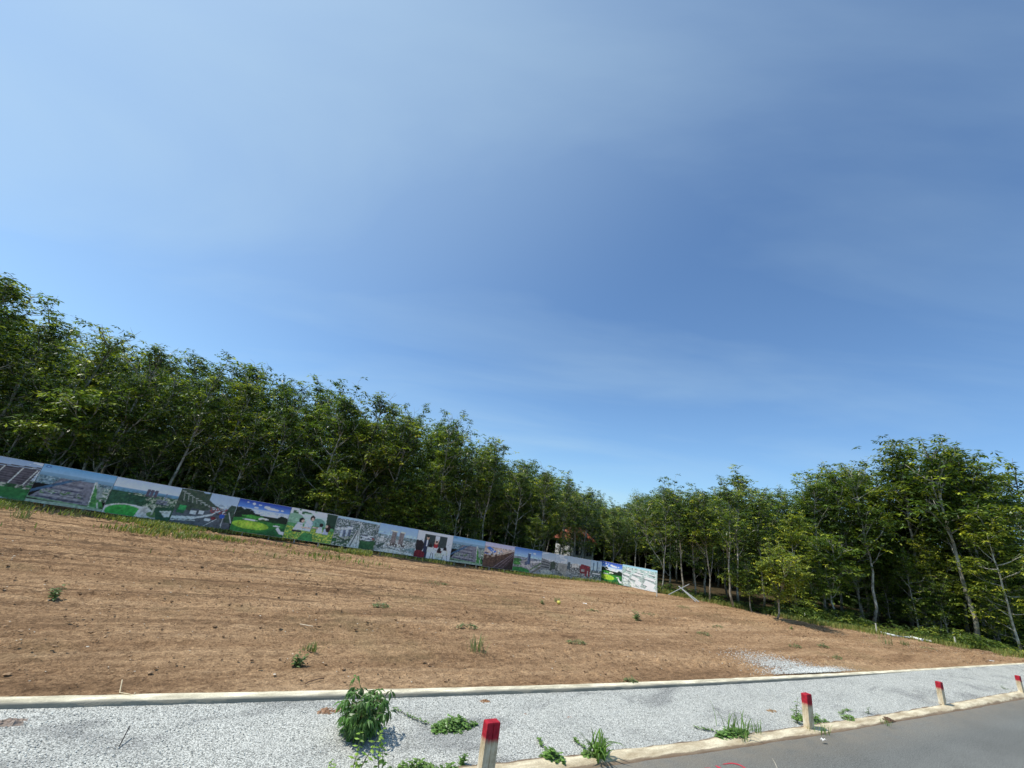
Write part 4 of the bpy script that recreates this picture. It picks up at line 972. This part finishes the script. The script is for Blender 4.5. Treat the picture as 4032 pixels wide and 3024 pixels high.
def seedling(px, py, label, stems, leaf=.07, seed=2, cat='plant', name='seedling', col=W_LT):
    """stems: list of (dx along road, dy across, height)"""
    r = np.random.default_rng(seed); x, y, z = at(px, py); root = thing(name, label, cat, (x, y, z), ROT); sm = MB(); m = MB()
    for dx, dy, h in stems:
        P = limb(r, (dx * .3, dy * .3, -.01), (dx * .8, dy * .8, h), math.hypot(h, .7 * math.hypot(dx, dy)), 7, .1); sm.tube(P, np.linspace(.006, .002, len(P)), 5, col=(.10, .12, .04))
        for i in range(1, len(P)):
            for q in (0, 1):
                a = i * 1.9 + q * math.pi + r.normal(0, .3); D = lookdir((math.cos(a), math.sin(a), r.uniform(-.25, .5))); L = leaf * r.uniform(.75, 1.2) * (1.1 - .05 * i)
                oval_leaves(m, r, np.array([P[i]]), np.array([D]), L, L * .55, (col * r.uniform(.7, 1.3))[None, :])
    sm.build('stem', M_WEED, root); m.build('leaves', M_WEED, root); return root
def grass_clump(px, py, label, n=40, h=.3, seed=3, spread=.06, name='grass_clump', col=W_MD, lean=1.0, w=.014):
    r = np.random.default_rng(seed); x, y, z = at(px, py); root = thing(name, label, 'grass', (x, y, z), ROT); m = MB()
    for i in range(n):
        a = r.random() * 6.283; hh = h * r.uniform(.45, 1.1); L = lean * hh * r.uniform(.15, .9); c, s_ = math.cos(a), math.sin(a); ww = w * r.uniform(.6, 1.3)
        bx, by = r.normal(0, spread, 2); k = np.linspace(0, 1, 7); path = np.stack([bx + c * L * k ** 1.5, by + s_ * L * k ** 1.5, hh * (1.3 * k - .55 * k ** 3 * (L / hh + .2))], 1)
        wd = ww * (1 - k) ** .6 * np.array([.6, 1, 1, 1, 1, 1, 1]) + .0006; sd = np.array([-s_, c, 0])
        G = np.stack([path - sd * wd[:, None] / 2, path + np.array([0, 0, -.2]) * wd[:, None], path + sd * wd[:, None] / 2], 1); m.grid(G, col=np.tile(col * r.uniform(.6, 1.4), (21, 1)))
    m.build('blades', M_GRASS, root); return root
def cassava(px, py, label, h=.52, seed=4):
    r = np.random.default_rng(seed); x, y, z = at(px, py); root = thing('cassava_plant', label, 'plant', (x, y, z), ROT); sm = MB(); m = MB()
    for i in range(13):
        a = i * 2.399; sp = r.uniform(.08, .30); hh = h * r.uniform(.55, 1.0) * (1.12 if i == 0 else 1); P = limb(r, (r.normal(0, .015), r.normal(0, .015), 0), (math.cos(a) * sp * 1.4, math.sin(a) * sp * 1.4, hh), hh, 8, .2)
        sm.tube(P, np.linspace(.009, .004, len(P)), 5, col=(.13, .11, .05))
        for j in range(2, 9):
            for q in range(2):
                b = j * 2.4 + q * 2.9 + i + r.normal(0, .4); pl = r.uniform(.07, .16); e = P[j] + np.array([math.cos(b) * pl, math.sin(b) * pl, pl * r.uniform(-.05, .45)]); sm.tube([P[j], e], [.0025, .0018], 4, col=(.16, .15, .05))
                nl = 6; th = b + np.linspace(-2.0, 2.0, nl) + r.normal(0, .12, nl); dr = np.radians(r.uniform(0, 68, nl)); D = np.stack([np.cos(th) * np.cos(dr), np.sin(th) * np.cos(dr), -np.sin(dr)], 1); L = r.uniform(.085, .145, nl)
                m.leaves(np.tile(e, (nl, 1)), D, L, L * .27, .15, np.tile(W_DK * 1.1 * r.uniform(.6, 1.7), (nl, 1)), droop=.3)
    sm.build('stem', M_WEED, root); m.build('foliage', M_WEED, root); return root

cassava(1412, 2900, 'bushy cassava plant with drooping fingered leaves on the gravel')
creeper(1790, 2862, 'leafy creeper with a long runner trailing left across the gravel', .36, .15, 520, runner=[(1690, 2855), (1640, 2840), (1590, 2815), (1550, 2795)], seed=11, rot=.2)
seedling(1390, 3062, 'twin stemmed bright green seedling in front of the cassava plant', [(-.05, 0, .36), (.10, .02, .44)], .085, 21)
seedling(1485, 3052, 'upright seedling with stacked round leaves in front of the cassava plant', [(.03, 0, .34), (.07, .02, .26)], .08, 22)
seedling(1300, 3052, 'small pale sprig at the bottom edge left of the seedlings', [(0, 0, .12), (.03, 0, .1)], .05, 23)
creeper(1620, 3040, 'low leafy creeper at the bottom edge beside the nearest marker post', .26, .10, 230, seed=12, leaf=.05, hmax=.14)
creeper(1760, 3045, 'leafy tangle at the foot of the nearest marker post', .14, .08, 90, seed=13, leaf=.05, hmax=.12)
seedling(1822, 3010, 'small star shaped weed just left of the nearest marker post', [(0, 0, .12), (.02, .01, .09), (-.02, 0, .08)], .06, 24, col=W_MD)
creeper(2175, 2990, 'glossy leaved vine at the kerb between the nearest post and the grass clump', .14, .07, 120, runner=[(2150, 2960), (2130, 2935), (2122, 2915)], seed=14, leaf=.06, hmax=.13, rot=-.7)
grass_clump(2355, 2982, 'arching broad bladed grass clump growing at the near kerb', 44, .27, 31, .05, w=.034, lean=1.7)
creeper(2330, 2975, 'broad leaved vine tangled with the arching grass clump', .15, .07, 110, runner=[(2300, 2950), (2270, 2925), (2262, 2915)], seed=15, leaf=.055, hmax=.14)
creeper(2880, 2895, 'wide leafy vine running along the near kerb', .42, .10, 330, runner=[(2820, 2885), (2770, 2875), (2735, 2868)], seed=16, leaf=.055, hmax=.12, rot=.05)
grass_clump(2900, 2890, 'tall spiky grass clump standing in the kerbside vine', 34, .34, 32, .12, w=.020, lean=1.3)
grass_clump(2975, 2885, 'thin grass tuft right of the tall spiky grass clump', 20, .2, 33, .06, w=.010)
creeper(3190, 2835, 'green vine climbing round the foot of the dripping red post', .42, .12, 330, seed=17, leaf=.06, hmax=.16, rot=-.15)
seedling(3140, 2850, 'leafy vine shoot rising behind the dripping red post', [(-.02, .0, .42), (.03, 0, .3), (0, .03, .22)], .07, 25, col=W_MD)
creeper(3340, 2832, 'thin trailing vine right of the dripping red post', .20, .08, 60, runner=[(3310, 2815), (3330, 2800), (3350, 2800)], seed=18, leaf=.06, hmax=.08)
grass_clump(3235, 2885, 'low straggly grass growing over the kerb onto the road', 26, .14, 34, .10, w=.010)
seedling(3418, 2810, 'tiny two leaved sprout at the kerb', [(0, 0, .14)], .05, 26, col=W_DK)
grass_clump(3478, 2850, 'small tuft on the broken part of the near kerb', 16, .12, 35, .05, w=.01)
creeper(3555, 2642, 'faint flat weed patch', .01, .01, 6, seed=19) if False else None
seedling(3958, 2722, 'small weed left of the farthest marker post', [(0, 0, .16), (.03, 0, .1)], .07, 27, col=W_DK)
# weeds scattered over the soil
WEEDS = [(1168, 2618, 's', .22, 'lone green seedling on the near left of the soil'), (1225, 2562, 'g', .12, 'small pale tuft just behind the lone green seedling'), (1875, 2566, 'g', .26, 'grassy tuft with a dark shadow in the middle of the soil'),
         (212, 2352, 's', .24, 'low weed on the far left of the soil'), (2504, 2440, 's', .34, 'thin upright weed left of the flat green mat'), (2562, 2424, 'c', .40, 'flat green mat of weed in the middle right of the soil'),
         (2768, 2498, 'c', .22, 'small weed mat below the flat green mat'), (2690, 2392, 'c', .26, 'weed patch in front of the fallen planks'), (3132, 2546, 'c', .20, 'dull weed at the centre of the right hand soil'),
         (3240, 2546, 'c', .20, 'weed close to the gravel spill'), (3488, 2535, 'g', .30, 'large pale grass tussock near the white pipe'), (3562, 2540, 'g', .18, 'small grass tuft right of the large tussock'),
         (3660, 2556, 'c', .34, 'flat grass mat near the grass bank'), (2480, 2688, 'c', .13, 'tiny weeds along the back of the far kerb'), (2268, 2532, 'c', .18, 'dark flat weed in front of the yellow ball'), (1715, 2298, 'c', .30, 'pale weed below the classroom picture'),
         (1932, 2232, 's', .30, 'green sprout at the foot of the second warehouse picture'), (2134, 2378, 's', .18, 'single sprout left of the yellow ball'), (2195, 2372, 'g', .14, 'dry weed touching the yellow ball'), (1835, 2470, 'c', .2, 'grey green weed behind the grassy tuft'), (3115, 2478, 's', .18, 'small upright weed near the right soil edge'),
         (2338, 2408, 'c', .22, 'thin weed strip right of the yellow ball'), (1500, 2388, 'c', .16, 'faint weed left of the pale soil streak'), (3300, 2592, 'c', .14, 'sparse green weed above the gravel spill'), (75, 2040, 'g', .3, 'grass tussock under the apartment picture'), (2825, 2470, 'c', .2, 'scattered weed between the two right hand mats')]
for i, (px, py, k, sz, lab) in enumerate(WEEDS):
    sz *= 1.0 if k == 's' else 1.25
    if k == 'g': grass_clump(px, py, lab, 34, sz, 60 + i, sz * .35, 'weed_tuft', np.array([.16, .20, .08]), w=.018)
    elif k == 's': seedling(px, py, lab, [(0, 0, sz), (.05, .02, sz * .7), (-.06, 0, sz * .6), (.02, -.04, sz * .5)], sz * .42, 60 + i, name='weed', cat='weed', col=np.array([.14, .20, .06]))
    else: creeper(px, py, lab, sz * 1.3, sz * .7, int(130), leaf=.05, hmax=.13, seed=60 + i, name='weed_patch', cat='weed', col=np.array([.13, .175, .065]), gap=.42)

# ------------------------------------------------------------------ clods, chips, straw
def rocks(m, r, P, size, cols, flat=.6):
    base = np.array([[1, 0, 0], [-1, 0, 0], [0, 1, 0], [0, -1, 0], [0, 0, 1], [0, 0, -1], [.6, .6, .5], [-.6, .6, .5], [.6, -.6, .5], [-.6, -.6, .5]])
    tri = [[4, 6, 7], [4, 8, 6], [4, 9, 8], [4, 7, 9], [0, 6, 8], [2, 7, 6], [1, 9, 7], [3, 8, 9], [0, 2, 6], [2, 1, 7], [1, 3, 9], [3, 0, 8], [5, 2, 0], [5, 1, 2], [5, 3, 1], [5, 0, 3]]
    N = len(P); a = r.random(N) * 6.283; sc = size[:, None] * r.uniform(.6, 1.3, (N, 3)) * np.array([1, 1, flat])
    B = base[None] * r.uniform(.7, 1.2, (N, 10, 1)) * sc[:, None, :]
    X = B[..., 0] * np.cos(a)[:, None] - B[..., 1] * np.sin(a)[:, None]; Y = B[..., 0] * np.sin(a)[:, None] + B[..., 1] * np.cos(a)[:, None]
    V = np.stack([X, Y, B[..., 2]], -1) + P[:, None, :]
    T = (np.arange(N)[:, None, None] * 10 + np.array(tri)[None]).reshape(-1, 3); m.add(V.reshape(-1, 3), None, T, np.repeat(cols, 10, 0))
r = np.random.default_rng(77)
def field_pts(n, thr, seed, sc=(.35, 1.2)):
    s = r.uniform(-14, 36, n); t = kf(s) + .3 + r.random(n) ** .8 * (np.minimum(21.4, edge(s)) - kf(s) - .3)
    k = vnoise(s * sc[0], t * sc[1], seed) > thr; s, t = s[k], t[k]; x, y = xy(s, t); return np.stack([x, y, terr(s, t) + .015], 1)
P = field_pts(30000, .48, 51, (.30, 2.4)); N = len(P); m = MB(); rocks(m, r, P, .010 + .028 * r.random(N) ** 8 + .003, np.array([.33, .215, .125]) * r.uniform(.5, 1.3, (N, 1)))
tag(m.build('soil_clods', M_CLOD), 'crumbs and clods of brown earth strewn over the bare field', 'soil clods', kind='stuff')
P = field_pts(2600, .3, 52); N = len(P); m = MB(); rocks(m, r, P, .008 + .012 * r.random(N) ** 2, np.array([.72, .66, .55]) * r.uniform(.6, 1.1, (N, 1)), .4)
tag(m.build('pale_chips', M_CLOD), 'small pale stone chips and straw bits scattered on the soil', 'stone chips', kind='stuff')
# loose stones on the gravel verge
n = 26000; s = -6 + 44 * r.random(n) ** 1.6; t = kn(s) + r.random(n) * 1.76; x, y = xy(s, t); P = np.stack([x, y, gz(s) + (fbm(s * 1.1, t * 1.3, 4, 91) - 0.45) * 0.05 * np.sin(np.pi * np.clip((t - kn(s) + .03) / 1.84, 0, 1)) + .004], 1)
m = MB(); rocks(m, r, P, .004 + .006 * r.random(n), np.array([.62, .62, .57]) * r.uniform(.5, 1.25, (n, 1)), .8)
tag(m.build('loose_gravel', M_CLOD), 'loose chips of grey crushed stone on the verge', 'gravel', kind='stuff')
# spill of gravel on the soil behind the kerb
pts = []
for (px, py, a, b, n) in ((3200, 2650, 1.7, .26, 9000), (3080, 2622, 1.3, .40, 2600), (2980, 2590, 1.3, .5, 800)):
    x, y, z = at(px, py); s0_, t0_ = st(x, y)
    for q in range(n):
        s_ = s0_ + r.normal(0, a * .5); t_ = t0_ + r.normal(0, b * .55)
        if t_ < float(kf(s_)) + .2: continue
        xx, yy = xy(s_, t_); pts.append((xx, yy, float(terr(s_, t_)) + .03 + .02 * r.random()))
P = np.array(pts); m = MB(); rocks(m, r, P, .006 + .010 * r.random(len(P)), np.array([.72, .73, .69]) * r.uniform(.5, 1.15, (len(P), 1)), .7)
tag(m.build('gravel_spill', M_CLOD), 'spill of grey gravel spread on the soil behind the kerb', 'gravel', kind='stuff')

def heap(px, py, label, sz, n, col, name='soil_heap', cat='soil'):
    x, y, z = at(px, py); q = int(px); u = np.linspace(-1, 1, 26); X, Y = np.meshgrid(u, u, indexing='ij'); R2 = np.hypot(X, Y)
    Hh = (1 - R2) * .5 + (fbm(X * 2.5 + q, Y * 2.5, 3, q) - .5) * .9; Zz = np.clip(Hh, -.15, 1) * sz * .36 + (vnoise(X * 9, Y * 9, q) - .5) * sz * .16
    m = MB(); m.grid(np.stack([X * sz, Y * sz * .55, Zz], -1), col=np.clip(np.array(col) * (.75 + .5 * vnoise(X * 8, Y * 8, q + 3))[..., None], 0, 1))
    ob = m.build(name, M_CLOD); ob.location = (x, y, z); ob.rotation_euler = (0, 0, ROT); tag(ob, label, cat)
heap(1908, 2762, 'small heap of orange earth on the gravel under the far kerb', .11, 120, (.34, .19, .10))
heap(1300, 2802, 'flat patch of brown earth on the gravel left of the cassava plant', .17, 170, (.33, .20, .125))
heap(20, 2850, 'reddish earth patch on the gravel at the left edge', .16, 110, (.33, .26, .21))
heap(3040, 2800, 'brown earth clod with weeds on the gravel', .14, 60, (.30, .2, .11))
heap(2068, 2812, 'single reddish clod on the gravel behind the nearest post', .035, 8, (.34, .18, .1))
heap(2240, 2824, 'pinkish smear of earth on the gravel', .05, 24, (.42, .26, .2))
heap(3492, 2832, 'dark earth crumbs on the broken near kerb', .17, 90, (.14, .09, .06))
heap(2028, 2296, 'dark clod of earth below the railway picture', .14, 30, (.16, .10, .07))

def stick(pts, rad, label, col, name='dry_twig', cat='twig', zoff=.02, mat=None):
    Pp = []
    for q in pts:
        x, y, z = at(q[0], q[1]); Pp.append([x, y, z + (q[2] if len(q) > 2 else zoff)])
    o = np.array(Pp[0]); m = MB(); m.tube(np.array(Pp) - o, rad, 5, col=col); ob = m.build(name, mat or M_TINT); ob.location = Pp[0]; return tag(ob, label, cat)
stick([(467, 2944, .0), (480, 2925, .05), (494, 2905, .10)], .006, 'dark twig standing up from the gravel on the left', (.05, .045, .04))
stick([(466, 2715, .10), (468, 2735, .02), (500, 2740, .02), (524, 2742, .01), (528, 2738, .03)], .007, 'bent straw coloured stalk lying behind the far kerb', (.62, .50, .32))
stick([(1200, 2700, .02), (1215, 2690, .02), (1250, 2683, .03), (1275, 2676, .02)], .006, 'curved dark twig on the soil above the cassava plant', (.10, .06, .04))
stick([(3790, 2686, .02), (3820, 2695, .03), (3850, 2702, .02), (3897, 2716, .02)], .016, 'dark dry branch lying on the gravel between the two far posts', (.05, .055, .05))
stick([(3800, 2690, .03), (3830, 2692, .06), (3860, 2700, .05), (3880, 2708, .04)], .008, 'thin side shoot lying on the dark dry branch', (.06, .07, .06))
stick([(1180, 2462, .02), (1230, 2473, .03)], .010, 'pale stick lying across the soil on the left', (.6, .48, .34))
stick([(2208, 2507, .02), (2270, 2510, .03)], .009, 'brown stick lying flat on the middle of the soil', (.16, .08, .045))
stick([(2170, 2483, .02), (2185, 2482, .03), (2200, 2487, .01)], .008, 'short dark twig left of the brown stick', (.12, .07, .045))
# planks
def plank(p0, z0, p1, z1, w, th, label, col=(.40, .42, .43)):
    a = np.array(at(*p0)) + [0, 0, z0]; b = np.array(at(*p1)) + [0, 0, z1]; L = np.linalg.norm(b - a); m = MB(); m.box((0, 0, 0), (L, w, th), col=col)
    o = m.build('plank', M_TINT); o.location = (a + b) / 2; d = Vector(b - a).normalized(); o.rotation_euler = d.to_track_quat('X', 'Z').to_euler()
    tag(o, label, 'plank', 'fallen white planks beside the picture fence'); return o
plank((2632, 2344), .03, (2714, 2356), .80, .05, .03, 'white plank rising to the right, crossing the longer plank')
plank((2752, 2372), .03, (2672, 2352), .62, .065, .035, 'longer white plank falling to the right, resting on the other')
plank((2740, 2370), .02, (2688, 2358), .50, .08, .03, 'thin grey plank lying under the longer white plank', (.45, .46, .47))
plank((2765, 2366), .03, (2782, 2366), .05, .12, .03, 'short white offcut on the ground right of the planks')
# pipe, stakes, litter
P3 = [at(3468, 2494), at(3520, 2506), at(3580, 2514)]; o = np.array(P3[0])
m = MB(); m.tube(np.array(P3) - o + [0, 0, .05], .045, 8, col=(.66, .70, .71)); ob = m.build('pipe', M_TINT); ob.location = P3[0]; tag(ob, 'long pale plastic pipe lying at the edge of the soil', 'pipe')
P3 = [at(3582, 2512), at(3632, 2525)]; o = np.array(P3[0])
m = MB(); m.tube(np.array(P3) - o + [0, 0, .06], .06, 8, col=(.80, .81, .80)); ob = m.build('pipe', M_TINT); ob.location = P3[0]; tag(ob, 'shorter white pipe lying end to end with the long pale pipe', 'pipe')
P3 = [at(3636, 2523), at(3668, 2530)]; o = np.array(P3[0])
m = MB(); m.tube(np.array(P3) - o + [0, 0, .05], .05, 8, col=(.72, .73, .72)); ob = m.build('pipe', M_TINT); ob.location = P3[0]; tag(ob, 'broken end piece of white pipe half hidden in the grass', 'pipe')
def stake(px, py, h, label):
    x, y, z = at(px, py); m = MB(); m.box((0, 0, h / 2 - .05), (.05, .05, h + .1), col=(.62, .60, .52), taper=.85); m.box((0, 0, h + .01), (.045, .045, .02), col=(.75, .74, .70)); ob = m.build('boundary_stake', M_TINT); ob.location = (x, y, z); tag(ob, label, 'stake', 'short white boundary stakes')
stake(3453, 2492, .45, 'white stake at the left end of the long pipe'); stake(3765, 2544, .42, 'white stake in the grass bank near the mottled trunk'); stake(2586, 2348, .42, 'short stake under the right end of the picture fence')
def ball(px, py, rad, label, col, name, cat):
    x, y, z = at(px, py); m = MB(); a = np.linspace(0, np.pi, 9); b = np.linspace(0, 2 * np.pi, 15); A, B = np.meshgrid(a, b, indexing='ij'); q = rad * (1 + .12 * np.sin(B * 3) * np.sin(A)); m.grid(np.stack([q * np.sin(A) * np.cos(B), q * np.sin(A) * np.sin(B), q * np.cos(A) * .9], -1)[:, ::-1]); m.C = [np.tile(col, (len(v), 1)) for v in m.V]
    ob = m.build(name, M_TINT, None, True); ob.location = (x, y, z + rad * .75); tag(ob, label, cat)
ball(2200, 2379, .075, 'crumpled yellow wrapper rolled like a ball on the soil', (.62, .55, .12), 'yellow_wrapper', 'litter')
def scrap(px, py, L, W, label, col=(.8, .8, .78), name='paper_scrap', rz=.3):
    x, y, z = at(px, py); q = np.random.default_rng(int(px)); X, Y = np.meshgrid(np.linspace(-L / 2, L / 2, 7), np.linspace(-W / 2, W / 2, 4), indexing='ij'); Z = q.normal(0, .008, X.shape) + .02; m = MB(); m.grid(np.stack([X, Y, Z], -1)); m.grid(np.stack([X, Y, Z - .002], -1)[::-1]); m.C = [np.tile(col, (len(v), 1)) for v in m.V]
    ob = m.build(name, M_TINT, None, True); ob.location = (x, y, z + .015); ob.rotation_euler = (0, 0, rz); tag(ob, label, 'litter')
scrap(3901, 2604, .35, .12, 'white paper scrap lying on the soil near the right edge'); scrap(2302, 2379, .16, .06, 'small white scrap on the soil right of the yellow wrapper'); scrap(2137, 2355, .12, .05, 'tiny white scrap on the soil left of the yellow wrapper')
scrap(3243, 2922, .10, .035, 'white chip on the asphalt just beyond the kerb grass', (.85, .84, .8)); scrap(1750, 2288, .1, .05, 'small pale scrap below the classroom picture') if False else None
# broken white splash and red paint on the road: thin painted sheets
def ribbon(path, w, z, col, name, label, cat):
    P = np.array([at(*p, z)[:2] for p in path]); u = np.linspace(0, len(P) - 1, 24); i0 = np.minimum(u.astype(int), len(P) - 2); Q = P[i0] + (P[i0 + 1] - P[i0]) * (u - i0)[:, None]
    for k in range(3): Q[1:-1] = (Q[:-2] + Q[1:-1] * 2 + Q[2:]) / 4
    tg = np.gradient(Q, axis=0); tg /= np.linalg.norm(tg, axis=1)[:, None]; nn = np.stack([-tg[:, 1], tg[:, 0]], 1); q = np.random.default_rng(4); ww = w * (.7 + .6 * q.random(24)) * np.sin(np.linspace(.25, 2.9, 24)); o = np.array([Q[0][0], Q[0][1], z])
    G = np.stack([np.hstack([Q + nn * ww[:, None] / 2, np.full((24, 1), z)]), np.hstack([Q - nn * ww[:, None] / 2, np.full((24, 1), z)])], 1) - o; m = MB(); m.grid(G, col=np.tile(col, (48, 1))); m.V = [v for v in m.V]
    ob = m.build(name, M_TINT); ob.location = o; tag(ob, label, cat)
ribbon([(2846, 3009), (2880, 3004), (2910, 3010), (2935, 3024), (2945, 3045)], .03, -.016, (.55, .04, .06), 'paint_mark', 'curved red paint stroke sprayed on the asphalt', 'paint mark')
ribbon([(2818, 3014), (2835, 3024), (2850, 3040)], .05, -.016, (.55, .04, .07), 'paint_mark', 'short thick red paint stroke left of the curved stroke', 'paint mark')
ribbon([(2775, 3024), (2800, 3026), (2815, 3040)], .03, -.016, (.50, .06, .08), 'paint_mark', 'faint red paint stroke, leftmost of the marks on the asphalt', 'paint mark')
ribbon([(3040, 2985), (3052, 3005), (3066, 3040)], .012, -.016, (.42, .38, .30), 'paint_mark', 'thin pale scratch on the asphalt right of the red marks', 'paint mark')
print('trees', n_tree)
